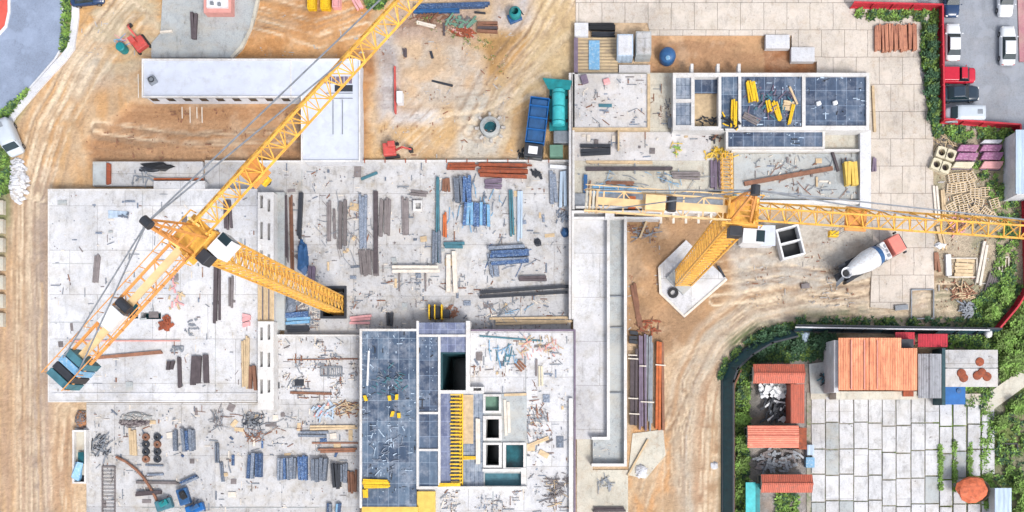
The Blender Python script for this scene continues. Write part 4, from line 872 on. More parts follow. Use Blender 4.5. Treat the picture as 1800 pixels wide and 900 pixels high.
# blue tipper
T = thing('tipper_truck', 'deep blue tipper truck with its cab down by the middle floor', 'truck', P(945, 224), None, True, math.radians(-97))
MB().box(-2.7, -.45, .6, 4.0, .45, .9).build('chassis', 'steel_dark', T)
mb = MB().box(-2.9, -1.05, .95, 2.4, 1.05, 1.1)
for s_ in (-1, 1): mb.box(-2.9, s_ * 1.05, 1.1, 2.4, s_ * 1.15, 2.0)
mb.box(-3.0, -1.15, 1.1, -2.9, 1.15, 2.0); mb.box(2.4, -1.15, 1.1, 2.5, 1.15, 2.2); mb.build('tipping_body', 'blue_tank', T, .02)
MB().box(-2.85, -1.02, 1.3, 2.38, 1.02, 1.75).build('load_cover', 'blue', T, .1)
for x in (-2.0, -.6, .8): MB().box(x, -1.17, 1.7, x + .12, 1.17, 2.05).build('cover_bow', 'blue_tank', T)
cab = MB().box(2.65, -1.1, .5, 4.2, 1.1, 2.3).build('cab', 'steel_dark', T, .1)
MB().box(3.0, -.6, 2.3, 3.9, .5, 2.42).build('roof_panel', 'white', cab, .03); MB().box(4.18, -1.0, 1.4, 4.24, 1.0, 2.1).build('windscreen', 'glass', cab)
wheels(T, [(x, y) for x in (3.3, -.9, -2.0) for y in (-.95, .95)], .48, .32)
# teal tanker
T = thing('tank_trailer', 'bright teal tank trailer with an awning, right of the blue tipper', 'trailer', P(982, 196), None, True, math.radians(-90))
MB().box(-2.6, -1.1, .7, 2.6, 1.1, .85).build('frame', 'teal', T)
MB().cyl((-2.0, 0, 1.65), (2.2, 0, 1.65), .75, n=20).build('tank', 'teal_bright', T, .05, True)
for x in (-1.6, 0, 1.7): MB().cyl((x, 0, 1.65), (x + .12, 0, 1.65), .79, n=20).build('band', 'teal', T)
MB().prism([(-3.3, -1.9), (-3.0, 1.6), (-1.9, 1.4), (-1.95, -1.2)], 2.0, 2.1).build('awning', 'teal', T)
for y in (-1.0, 1.2): MB().cyl((-2.9, y, 0), (-2.9, y, 2), .06).build('post', 'steel_dark', T)
wheels(T, [(x, y) for x in (-1.4, 1.4) for y in (-1.0, 1.0)], .45, .3)
solo(MB().obox(P(987, 245), 1.9, 1.5, 0, 1.0, 0), 'generator', 'steel_grey', 'grey generator box below the teal tank trailer', 'generator', bevel=.06)
solo(MB().obox(P(978, 270), 1.6, 1.4, 0, 1.3, 0), 'site_box', 'green_box', 'dull green site box at the corner of the middle floor', 'box', bevel=.05)
# excavator-like red machines
def digger(label, x, y, ang, paint):
    T = thing('mini_excavator', label, 'excavator', P(x, y), None, True, ang)
    for s_ in (-1, 1): MB().box(-.9, s_ * .75 - .18, 0, .9, s_ * .75 + .18, .45).build('track', 'tyre', T, .1)
    MB().box(-.95, -.75, .5, .55, .75, 1.2).build('body', paint, T, .1)
    c_ = MB().box(-.2, .05, 1.2, .65, .7, 1.95).build('cab', paint, T, .06); MB().box(.55, .1, 1.3, .68, .65, 1.85).build('window', 'glass', c_)
    MB().bar((.5, -.2, .9), (1.5, -.25, 2.1), .2).bar((1.5, -.25, 2.1), (2.4, -.3, 1.0), .17).build('boom', paint, T)
    MB().hexa([(2.2, -.6, .5), (2.6, -.6, .5), (2.6, 0, .5), (2.2, 0, .5)], [(2.1, -.6, 1.05), (2.4, -.6, 1.05), (2.4, 0, 1.05), (2.1, 0, 1.05)]).build('bucket', 'steel_dark', T)
digger('small red excavator at the north west corner of the long white building', 250, 80, 2.2, 'red_faded')
digger('small red excavator beside the red marker pole near the middle floor', 690, 266, 0.1, 'red_faded')

# ------------------------------------------------------------------ site clutter
def bundle(name, cat, label, x0, y0, x1, y1, wpx, n, z, h, mt, jit=0.10, group=None, alt=None, gap=0.12, bearers=False):
    """n boards or bars side by side between two px points, wpx wide, standing on level z"""
    if mt == 'form_blue' and not alt: alt = 'form_grey' if rnd() < .5 else 'blue_pale'
    p = P(x0, y0, z + h); q = P(x1, y1, z + h); p.z = q.z = z; d = q - p; L = d.length; d.normalize(); nn = Vector((-d.y, d.x, 0)); W = wpx * (H - z) / F; w = W / n
    T = thing(name, label, cat, ((p.x + q.x) / 2, (p.y + q.y) / 2, z), group); mbs = [MB(), MB()]
    for i in range(n):
        o = nn * ((i + .5) * w - W / 2); a = p + o + d * (rnd() * jit * L); a += nn * (rnd() - .5) * w * .5; b = q + o - d * (rnd() * jit * L) + nn * (rnd() - .5) * w * .9; hh = h * (0.7 + .3 * rnd())
        k = nn * w * (1 - gap) / 2; b0 = Vector((0, 0, 0.06 if bearers else 0)); up = Vector((0, 0, hh))
        (mbs[1] if alt and rnd() < .4 else mbs[0]).hexa([a - k + b0, b - k + b0, b + k + b0, a + k + b0], [a - k + up, b - k + up, b + k + up, a + k + up])
    part = {'timber': 'boards', 'formwork': 'panels', 'pipes': 'pipes', 'rebar': 'bars'}.get(cat, 'pieces')
    if mbs[0].v: mbs[0].build(part, mt, T)
    if mbs[1].v: mbs[1].build(part, alt, T)
    if bearers:
        for t in (.22, .78):
            c_ = p + d * L * t; MB().bar(c_ - nn * (W / 2 + .1) + Vector((0, 0, .03)), c_ + nn * (W / 2 + .1) + Vector((0, 0, .03)), .1, .06).build('bearer', 'timber_tan', T)
    return T
B = bundle
t, tg, td, tb = 'timber', 'timber_grey', 'timber_dark', 'timber_brown'
Zm = .2
for row in [
 ('plank_stack', t, 'dark plank stack leaning at the north east corner of the pale platform', 398, 350, 401, 403, 12, 3, 1.6, .4, td),
 ('plank_stack', t, 'very long mauve-brown plank stack passing under the western crane mast', 381, 402, 380, 575, 11, 3, 1.6, .35, td),
 ('plank_stack', t, 'short grey plank stack right of the very long mauve-brown stack', 406, 485, 405, 543, 9, 3, 1.6, .3, tg),
 ('plank_stack', t, 'grey plank stack alone on the west side of the pale platform', 171, 447, 166, 500, 11, 3, 1.6, .3, tg),
 ('plank_stack', t, 'thin dark plank row left of the large dark grey board stack', 314, 626, 315, 683, 7, 2, 1.6, .3, td),
 ('board_stack', 'formwork', 'large dark grey board stack on the south part of the pale platform', 349, 622, 350, 677, 29, 3, 1.6, .5, 'timber_dark'),
 ('board_stack', 'formwork', 'small square grey board stack left of the thin dark plank row', 299, 634, 299, 651, 12, 2, 1.6, .4, td),
 ('plank_stack', t, 'long brown plank bending along the south of the pale platform', 158, 630, 290, 617, 7, 2, 1.6, .3, tb),
 ('plank_stack', t, 'ochre plank stack by the southern slotted wall', 431, 590, 432, 688, 14, 4, 1.6, .3, 'timber_tan'),
 ('board_stack', 'formwork', 'pink-topped board stack north of the ochre planks', 425, 562, 440, 562, 24, 3, 1.6, .3, 'pink'),
 ('board_stack', 'formwork', 'brown board square in the lower half of the ochre plank stack', 443, 640, 443, 688, 12, 2, 1.6, .5, 'timber_brown'),
 ('rebar_bundle', 'rebar', 'thin dark bar bundle at the west edge of the middle floor', 501, 334, 503, 462, 6, 3, .6, .2, td),
 ('rebar_bundle', 'rebar', 'reddish brown bar bundle second from the west edge of the middle floor', 511, 340, 513, 480, 6, 3, Zm, .2, tb),
 ('plank_stack', t, 'tall dark slate plank stack above the blue heap in the west of the middle floor', 528, 336, 525, 422, 9, 2, Zm, .6, 'steel_dark'),
 ('plank_stack', t, 'dark mauve plank stack just north of the crane mast foot', 548, 466, 546, 505, 14, 4, Zm, .3, 'mauve'),
 ('plank_stack', t, 'lone tall grey-brown plank stack in the west of the middle floor', 577, 352, 577, 430, 8, 2, Zm, .35, tg),
 ('plank_stack', t, 'pale narrow plank row right of the lone tall grey-brown stack', 587, 367, 587, 425, 4, 1, Zm, .25, tg),
 ('plank_stack', t, 'pair of tall grey plank stacks in the west of the middle floor', 602, 345, 602, 438, 12, 2, Zm, .4, tg),
 ('plank_stack', t, 'slate blue plank group north of the dark fan of bars', 637, 336, 638, 437, 15, 3, Zm, .4, 'form_grey'),
 ('plank_stack', t, 'longest dark brown plank stack standing over the fan of bars', 660, 326, 659, 484, 8, 1, Zm, .5, td),
 ('plank_stack', t, 'grey fan of short planks below the slate blue plank group', 647, 437, 650, 486, 34, 8, Zm, .3, tg),
 ('plank_stack', t, 'wide grey-brown plank stack right of the longest dark brown stack', 677, 345, 675, 416, 20, 5, Zm, .4, tg),
 ('plank_stack', t, 'grey-brown plank stack immediately left of the small white shaft', 712, 345, 712, 415, 13, 3, Zm, .4, tg),
 ('board_stack', 'formwork', 'short grey board stack above the small white shaft', 720, 338, 752, 339, 9, 2, Zm, .3, tg),
 ('steel_beam', 'beam', 'dull teal plank tilted near the top of the middle floor', 631, 315, 666, 304, 5, 1, Zm, .2, 'teal_dull'),
 ('steel_beam', 'beam', 'long teal post line standing left of the blue formwork racks', 769, 306, 769, 462, 6, 2, Zm, .5, 'teal_dull'),
 ('panel_stack', 'formwork', 'teal-grey formwork stack at the foot of the long teal post line', 766, 402, 767, 463, 14, 3, Zm, .6, 'form_grey'),
 ('plank_stack', t, 'brown square plank stack at the top beside the teal post line', 784, 312, 784, 336, 14, 3, Zm, .4, tb),
 ('plank_stack', t, 'orange-brown upright plank right of the teal post line', 781, 372, 782, 420, 7, 2, Zm, .4, 'rust_orange'),
 ('panel_stack', 'formwork', 'upper blue formwork rack with slender panels', 812, 308, 814, 357, 32, 6, Zm, .8, 'form_blue'),
 ('panel_stack', 'formwork', 'middle blue formwork rack below and right of the upper one', 838, 354, 837, 397, 46, 8, Zm, .7, 'form_blue'),
 ('panel_stack', 'formwork', 'short teal formwork bar above the long cream board', 778, 430, 816, 430, 11, 2, Zm, .5, 'teal_dull'),
 ('long_board', t, 'long cream-white board running south from the short teal bar', 794, 440, 793, 518, 17, 2, Zm, .5, 'timber_pale'),
 ('panel_stack', 'formwork', 'mauve board pile above the white pipe racks', 850, 323, 884, 322, 17, 4, Zm, .3, 'mauve'),
 ('pipe_rack', 'pipes', 'white and teal upright pipe rack, left of the pair', 898, 332, 900, 418, 7, 2, Zm, .5, 'teal_dull'),
 ('pipe_rack', 'pipes', 'pale blue pipe rack, right of the pair', 914, 330, 913, 424, 10, 3, Zm, .4, 'light_roof'),
 ('panel_stack', 'formwork', 'big heap of royal blue formwork south of the pipe racks', 858, 450, 930, 446, 32, 5, Zm, .7, 'form_blue'),
 ('panel_stack', 'formwork', 'slanting blue formwork pieces left of the big royal blue heap', 864, 440, 870, 487, 18, 5, Zm, .4, 'form_grey'),
 ('plank_stack', t, 'dark log-like plank stack south of the big royal blue heap', 909, 490, 962, 490, 9, 2, Zm, .5, td),
 ('steel_beam', 'beam', 'upper of the two long black beams by the centre wall', 834, 515, 1002, 505, 5.5, 1, Zm, .5, 'steel_dark'),
 ('steel_beam', 'beam', 'lower of the two long black beams by the centre wall', 836, 523, 1002, 515, 5, 1, Zm, .5, 'steel_dark'),
 ('panel_stack', 'formwork', 'rust-red formwork row along the north edge of the middle floor', 840, 298, 930, 299, 24, 4, Zm, .6, 'rust'),
 ('panel_stack', 'formwork', 'faded red-brown formwork row west of the rust-red one', 784, 291, 838, 290, 12, 3, Zm, .4, 'rust'),
 ('long_board', t, 'cream board on trestles in the south of the middle floor', 681, 473, 774, 471, 12, 2, Zm + .6, .15, 'timber_pale'),
 ('board_stack', 'formwork', 'dark grey board stack near the north edge of the blue deck', 685, 548, 685, 573, 13, 3, Zm, .4, 'steel_dark'),
 ('board_stack', 'formwork', 'pinkish tan board stack beside the dark crane shaft', 614, 563, 653, 561, 14, 3, Zm, .3, 'pink'),
 ('long_board', t, 'cream plank row above the east part of the formwork block', 860, 564, 1010, 563, 13, 3, Zm, .3, 'timber_tan'),
 ('panel_stack', 'formwork', 'dark blue formwork pile southwest of the crane shaft', 500, 560, 545, 558, 22, 4, Zm, .5, 'form_blue'),
 ('panel_stack', 'formwork', 'dark green-black board pile at the south west corner of the middle floor', 500, 578, 546, 577, 12, 3, Zm, .4, 'steel_dark'),
 ('panel_stack', 'formwork', 'pale blue strip of panels along the centre wall in the north', 989, 300, 990, 366, 12, 2, Zm, .5, 'light_roof'),
 ('panel_stack', 'formwork', 'grey panels beside the centre wall in the north', 972, 300, 972, 360, 14, 2, Zm, .4, 'form_grey'),
 ('long_board', t, 'white board at the north east corner of the middle floor', 966, 291, 996, 291, 7, 1, Zm, .5, 'white'),
 # lower floor
 ('panel_stack', 'formwork', 'narrow slate formwork stack left of the bright blue one', 306, 756, 307, 796, 9, 2, Zm, .6, 'form_grey'),
 ('panel_stack', 'formwork', 'bright blue formwork stack near the round rolls', 328, 753, 330, 795, 24, 4, Zm, .8, 'form_blue'),
 ('plank_stack', t, 'long grey plank ending at the blue tip on the lower floor', 232, 848, 314, 849, 6, 2, Zm, .3, tg),
 ('panel_stack', 'formwork', 'blue panel tip tilted up at the end of the long grey plank', 314, 851, 347, 838, 8, 2, Zm, .5, 'form_blue'),
 ('plank_stack', t, 'dark brown plank stack crossing the curved rusty pipe', 235, 868, 283, 866, 10, 2, Zm, .5, td),
 ('panel_stack', 'formwork', 'dark upright plank pair in the lower floor, upper one', 380, 777, 381, 817, 6, 2, Zm, .4, 'form_grey'),
 ('panel_stack', 'formwork', 'dark upright plank pair in the lower floor, lower one', 388, 812, 391, 850, 5, 2, Zm, .4, 'form_grey'),
 ('panel_stack', 'formwork', 'lone blue formwork stack under the grey scrap tangle', 448, 796, 445, 843, 24, 4, Zm, .7, 'form_blue'),
 ('panel_stack', 'formwork', 'leftmost deep blue stack of the row of formwork stacks', 494, 803, 493, 846, 14, 3, Zm, .9, 'form_blue'),
 ('panel_stack', 'formwork', 'pale blue stack, second of the row of formwork stacks', 511, 802, 511, 845, 16, 4, Zm, .7, 'form_grey'),
 ('panel_stack', 'formwork', 'mixed blue stack, third of the row of formwork stacks', 530, 800, 530, 847, 17, 4, Zm, .7, 'form_blue'),
 ('panel_stack', 'formwork', 'wide deep blue stack, fourth of the row of formwork stacks', 560, 803, 560, 848, 27, 4, Zm, .9, 'form_blue'),
 ('panel_stack', 'formwork', 'dark slate stack right of the wide deep blue stack', 589, 814, 590, 861, 15, 3, Zm, .9, 'steel_dark'),
 ('panel_stack', 'formwork', 'grey-blue stack, last but one before the blue deck wall', 604, 815, 604, 850, 12, 3, Zm, .6, 'form_grey'),
 ('plank_stack', t, 'brown plank stack against the west wall of the blue deck', 618, 826, 619, 868, 16, 4, Zm, .4, tb),
 ('plank_stack', t, 'grey plank row in the north of the lower floor, above the blue stacks', 523, 763, 577, 764, 9, 2, Zm, .4, 'form_grey'),
 ('plank_stack', t, 'mauve-brown plank row between the grey row and the blue stacks', 557, 793, 630, 792, 8, 2, Zm, .4, tb),
 ('plank_stack', t, 'thin brown plank line below the grey plank row', 540, 779, 631, 778, 3, 1, Zm, .2, tb),
 ('plank_stack', t, 'orange plank row near the red and white scraps', 540, 752, 632, 749, 8, 2, Zm, .25, 'timber_tan'),
 ('plank_stack', t, 'thin brown plank curving on the upper slab left of the blue deck', 506, 690, 588, 694, 5, 1, .5, .2, tb),
 ('rebar_bundle', 'rebar', 'long thin brown bar crossing the slab left of the blue deck', 500, 633, 630, 631, 2.5, 1, .5, .12, tb),
 ('plank_stack', t, 'pair of ochre boards left of the round rolls', 231, 752, 232, 803, 13, 3, Zm, .3, 'timber_tan'),
 ('panel_stack', 'formwork', 'blue panel standing at the bottom edge left of the blue deck, left one', 578, 884, 578, 905, 9, 2, Zm, .6, 'form_blue'),
 ('panel_stack', 'formwork', 'blue panel standing at the bottom edge left of the blue deck, right one', 594, 884, 594, 905, 9, 2, Zm, .6, 'form_blue'),
 ('panel_stack', 'formwork', 'upper bar of the two grey bars under the round rolls', 253, 817, 287, 817, 3.5, 1, Zm, .25, 'form_grey'),
 ('panel_stack', 'formwork', 'lower bar of the two grey bars under the round rolls', 255, 835, 289, 835, 4, 1, Zm, .25, 'form_grey'),
 # formwork block east side
 ('long_board', t, 'cream board standing between the yellow joists and the wells', 840, 730, 840, 822, 9, 2, 2.65, .3, 'timber_pale'),
 ('long_board', t, 'pinkish white board east of the green basin', 891, 702, 891, 766, 11, 2, 2.35, .3, 'timber_pale'),
 ('plank_stack', t, 'short brown plank pair on the east slab of the formwork block', 908, 636, 921, 650, 12, 3, 2.3, .25, tb),
 ('plank_stack', t, 'ochre plank row right of the green basin', 886, 694, 928, 695, 5, 1, 2.35, .2, 'timber_tan'),
 ('plank_stack', t, 'tan planks slanting across the east slab by the dark scrap', 922, 786, 965, 770, 7, 2, 2.3, .2, 'timber_tan'),
 ('plank_stack', t, 'dark upright plank on the east slab beside a pale greenish strip', 944, 628, 944, 664, 4, 1, 2.3, .3, tg),
 ('long_board', t, 'pale yellowish strip board on the east slab', 950, 640, 951, 682, 7, 2, 2.3, .2, 'beige_box'),
 ('rebar_bundle', 'rebar', 'long thin olive bar on the north of the east slab', 835, 590, 960, 601, 3, 1, 2.3, .15, 'teal_dull'),
 ('steel_beam', 'beam', 'white rod lying on the west side of the blue deck', 648, 610, 647, 678, 3.5, 1, 3.05, .15, 'white'),
 # raised block
 ('panel_stack', 'formwork', 'dark slate panel stack at the west end of the raised block', 1020, 263, 1074, 263, 19, 3, .8, .5, 'steel_dark', .03, None, 'form_grey'),
 ('long_board', t, 'cream plank below the dark slate panel stack', 1026, 284, 1160, 286, 6, 2, .8, .25, 'timber_tan'),
 ('plank_stack', t, 'very long dark brown plank across the raised block', 1024, 296, 1198, 296, 7, 2, .8, .4, td),
 ('plank_stack', t, 'grey-brown plank stack at the right end of the long dark plank', 1180, 308, 1235, 309, 12, 3, .95, .3, tg),
 ('plank_stack', t, 'short brown plank stack below the long dark plank', 1064, 320, 1118, 323, 7, 2, .8, .35, tb),
 ('steel_beam', 'beam', 'dark blue upright at the west end of the raised block', 1028, 304, 1028, 338, 7, 1, .8, .5, 'blue'),
 ('panel_stack', 'formwork', 'blue grey sheet row along the south of the raised block', 1036, 333, 1130, 334, 13, 3, .8, .3, 'blue_pale'),
 ('plank_stack', t, 'long brown beam slanting towards the yellow crate', 1299, 323, 1467, 292, 8, 1, .95, .4, tb),
 ('plank_stack', t, 'dark brown plank pointing down to the yellow crate', 1462, 260, 1475, 302, 5, 1, .95, .35, td),
 ('plank_stack', t, 'mauve plank stack outside the east edge of the raised block', 1538, 276, 1538, 302, 8, 2, .1, .3, 'mauve'),
 ('plank_stack', t, 'long tan plank lying east of the raised block', 1536, 150, 1537, 240, 5, 1, .1, .25, 'timber_tan'),
 ('panel_stack', 'formwork', 'grey lattice panels at the left of the yellow mast section', 1258, 278, 1258, 334, 17, 4, .8, .4, 'mauve'),
 ('panel_stack', 'formwork', 'teal box panel beside the eastern crane head', 1290, 340, 1290, 355, 10, 2, .95, .6, 'teal_dull'),
 ('rebar_bundle', 'rebar', 'pale lattice bars under the eastern counter-jib', 1140, 345, 1285, 348, 8, 3, 1.1, .15, 'steel_grey'),
 ('plank_stack', t, 'dark short plank at the bottom of the grey lattice panels', 1243, 338, 1272, 335, 3, 1, .8, .3, 'steel_dark'),
 # east of corridor
 ('plank_stack', t, 'leaning brown plank east of the corridor shell, above the timber yard', 1113, 495, 1126, 578, 11, 2, 0, .5, 'timber_brown'),
 ('plank_stack', t, 'dark board pile at the head of the timber yard', 1106, 592, 1122, 592, 20, 3, 0, .5, 'steel_dark'),
 ('plank_stack', t, 'dark brown beam stack, leftmost column of the timber yard', 1114, 612, 1115, 756, 14, 3, 0, .7, td),
 ('plank_stack', t, 'mauve grey beam stack, second column of the timber yard', 1129, 585, 1130, 758, 12, 3, 0, .7, 'mauve'),
 ('plank_stack', t, 'grey pipe-like beam stack, third column of the timber yard', 1143, 585, 1141, 758, 13, 4, 0, .6, 'steel_grey'),
 ('plank_stack', t, 'rusty orange beam stack, rightmost column of the timber yard', 1161, 600, 1161, 757, 15, 3, 0, .8, 'rust_orange', .04, None, 'timber_brown'),
 ('plank_stack', t, 'pale pole leaning across the apron below the timber yard', 1103, 838, 1143, 768, 3.5, 1, .1, .3, 'timber_tan'),
 ('plank_stack', t, 'pale pole leaning on the corridor wall by the crane pad', 1124, 418, 1141, 378, 4, 1, 0, .5, 'timber_tan'),
 ('plank_stack', t, 'dark plank row at the bottom edge below the corridor shell', 1042, 896, 1102, 896, 10, 3, .1, .4, td),
 ('plank_stack', t, 'yellowish board in the strip left of the corridor shell', 1030, 708, 1030, 745, 12, 2, .1, .3, 'yellow_dull'),
 ('plank_stack', t, 'dark post leaning by the crane pad corner', 1262, 466, 1274, 488, 4, 1, .2, .5, 'steel_dark'),
 # plank yard
 ('plank_stack', t, 'rust-red ribbed plank pile at the top right beneath the red fence', 1575, 40, 1576, 90, 74, 18, .1, .5, 'rusty_boards'),
 ('long_board', t, 'long white board lying steeply in the plank yard', 1735, 422, 1721, 503, 10, 2, 0, .4, 'timber_pale'),
 ('long_board', t, 'cream plank pair by the manhole blocks, left one', 1645, 325, 1650, 388, 9, 2, 0, .35, 'timber_pale'),
 ('long_board', t, 'cream plank pair by the manhole blocks, right one', 1657, 330, 1662, 388, 7, 2, 0, .35, 'timber_tan'),
 ('long_board', t, 'white board on the left side of the framed panel in the plank yard', 1669, 446, 1670, 486, 10, 1, 0, .5, 'white'),
 ('plank_stack', t, 'tan plank floor of the framed panel in the plank yard', 1678, 470, 1714, 470, 30, 5, 0, .2, 'timber_tan'),
 ('plank_stack', t, 'grey slanting plank row at the east of the plank yard', 1752, 478, 1738, 520, 22, 6, 0, .3, 'timber_grey'),
 ('plank_stack', t, 'tan planks under the eastern jib in the plank yard', 1650, 395, 1660, 440, 10, 3, 0, .3, 'timber_tan'),
 ('plank_stack', t, 'brown boards right of the site road under the eastern jib', 1646, 440, 1650, 478, 10, 2, 0, .3, 'timber_brown'),
 # north
 ('pipe_stack', 'pipes', 'long blue pipe stack at the top edge beside the jib tip', 722, 10, 866, 6, 9, 3, 0, .7, 'form_blue'),
 ('pipe_stack', 'pipes', 'second long blue-grey pipe stack, below the first at the top edge', 718, 19, 812, 17, 7, 2, 0, .5, 'blue'),
 ('plank_stack', t, 'brown-grey plank heap in the north yard, right of the green sheets', 838, 46, 876, 47, 20, 4, 0, .5, 'timber_brown', .05, None, 'timber_dark'),
 ('plank_stack', t, 'thin dark rods in the north yard left of the plank heap', 832, 20, 855, 21, 3, 1, 0, .3, 'steel_dark'),
 ('plank_stack', t, 'crossed pale rods in the north yard under the jib', 730, 38, 766, 46, 6, 3, 0, .3, 'timber_pale'),
 ('plank_stack', t, 'dark maroon plank stack on the rounded grey yard', 340, 20, 341, 68, 11, 2, .3, .4, 'timber_dark'),
 ('plank_stack', t, 'pale rod beside the dark maroon plank stack', 280, 56, 302, 52, 4, 1, .3, .3, 'timber_pale'),
 ('steel_beam', 'beam', 'thin dark bar lying on the grey rubble of the north yard', 758, 142, 798, 150, 4, 1, 0, .3, 'steel_dark'),
 ('plank_stack', t, 'short dark brown stump of planks on the grey rubble', 711, 84, 713, 100, 7, 2, 0, .3, 'timber_dark'),
 ('plank_stack', t, 'small dark post in the rubble of the north yard', 757, 88, 759, 103, 5, 1, 0, .3, 'steel_dark'),
 ('plank_stack', t, 'dark plank standing under the green sheets in the north yard', 779, 38, 779, 62, 4, 1, 0, .3, td),
 ('plank_stack', t, 'red marker pole in the north yard', 693, 112, 695, 200, 3, 1, 0, .6, 'red_faded'),
 ('plank_stack', t, 'black tyre-like bar stack north of the plank landing', 1033, 45, 1083, 45, 12, 5, .1, .6, 'black'),
 ('plank_stack', t, 'second black and grey stack north of the plank landing', 1038, 59, 1083, 59, 9, 4, .1, .5, 'steel_dark'),
 ('plank_stack', t, 'dark brown bars crossing the west end of the narrow strip foundation', 190, 285, 191, 326, 9, 2, .5, .3, 'rust'),
]:
    row = list(row); extra = row[12:]; base = row[:12]
    kw = {}
    if extra: kw = dict(zip(('jit', 'group', 'alt'), extra))
    B(*base, **kw)

for i, (x0, x1, y) in enumerate(((1104, 1122, 630), (1124, 1136, 643), (1152, 1170, 641), (1104, 1122, 700), (1126, 1150, 706), (1106, 1124, 727), (1104, 1120, 624))):
    solo(MB().bar(P(x0, y, .85), P(x1, y + rnd() * 2, .85), .14, .1), 'cross_batten', 'timber_pale', 'short white batten lying across the beam stacks of the timber yard', 'batten', 'battens across the timber yard stacks')
# formwork racks get crossing frames; trestles; joists
T = thing('yellow_joist_row', 'row of yellow timber joists laid like a ladder beside the purple deck', 'joists', P(800, 770, 2.6))
for k in range(25):
    y = 694 + k * 6.4; MB().bar(P(791 + rnd() * 2, y, 2.95), P(811 + rnd() * 2, y + rnd() - .5, 2.95), .17, .2).build('joist', 'yellow' if k % 3 else 'yellow_dull', T)
for x in (809, 813): MB().bar(P(x, 692, 2.75), P(x, 853, 2.75), .14, .16).build('runner', 'yellow', T)
B('plank_stack', 'timber', 'yellow crosswise beams halfway down the yellow joist row', 812, 805, 838, 806, 6, 2, 2.65, .2, 'yellow')
B('plank_stack', 'timber', 'yellow beams at the lower end of the yellow joist row', 768, 852, 812, 851, 7, 2, 3.1, .2, 'yellow')
def yl(label, x0, y0, x1, y1, w, n, z=3.05): return B('yellow_beam_stack', 'beams', label, x0, y0, x1, y1, w, n, z, .45, 'yellow')
yl('bright yellow beam stack lying across the lower left corner of the blue deck', 636, 850, 685, 851, 17, 5)
yl('small yellow beam stub under the bright stack at the deck corner', 641, 860, 642, 876, 10, 3)
for i, (x, y) in enumerate(((684, 700), (697, 698), (689, 728), (700, 730), (640, 700))): yl(['yellow block by the green spill on the blue deck, upper left', 'yellow block by the green spill on the blue deck, upper right', 'pale yellow block in the middle of the blue deck, left', 'pale yellow block in the middle of the blue deck, right', 'tiny yellow block at the west wall of the blue deck'][i], x, y - 5, x + 1, y + 5, 6, 1)
yl('largest yellow beam stack on the blue deck of the raised block', 1319, 140, 1326, 180, 17, 5, 2.5); 
yl('yellow beam pile leaning left on the raised deck', 1350, 174, 1354, 196, 9, 3, 2.5); yl('yellow beams slanting down the middle of the raised deck', 1361, 176, 1372, 212, 10, 3, 2.5)
yl('yellow beam pair at the right of the raised deck', 1396, 180, 1388, 220, 6, 2, 2.5); yl('orange-yellow beam bundle in the narrow deck bay', 1291, 172, 1290, 224, 10, 3, 2.55)
B('plank_stack', 'timber', 'pale tan plank slanting across the raised deck', 1387, 150, 1402, 184, 4, 1, 2.5, .2, 'timber_tan')
B('plank_stack', 'timber', 'tan plank raft among the yellow beams of the raised deck', 1376, 184, 1396, 186, 18, 4, 2.5, .2, 'timber_tan')
B('plank_stack', 'timber', 'grey plank scatter at the lower left of the raised deck', 1306, 200, 1336, 216, 12, 4, 2.5, .2, 'timber_grey')
for i, (x, y) in enumerate(((1438, 183), (1467, 182))): solo(MB().obox(P(x, y, 2.4), .6, .5, 2.4, 2.8, .3), 'white_bag', 'white', ['white bag on the right-hand dark deck, left one', 'white bag on the right-hand dark deck, right one'][i], 'bag', bevel=.12)
T = B('crate', 'crate', 'yellow-orange crate near the east edge of the raised block', 1496, 283, 1498, 324, 25, 4, .95, 1.0, 'yellow_dull', jit=.01)
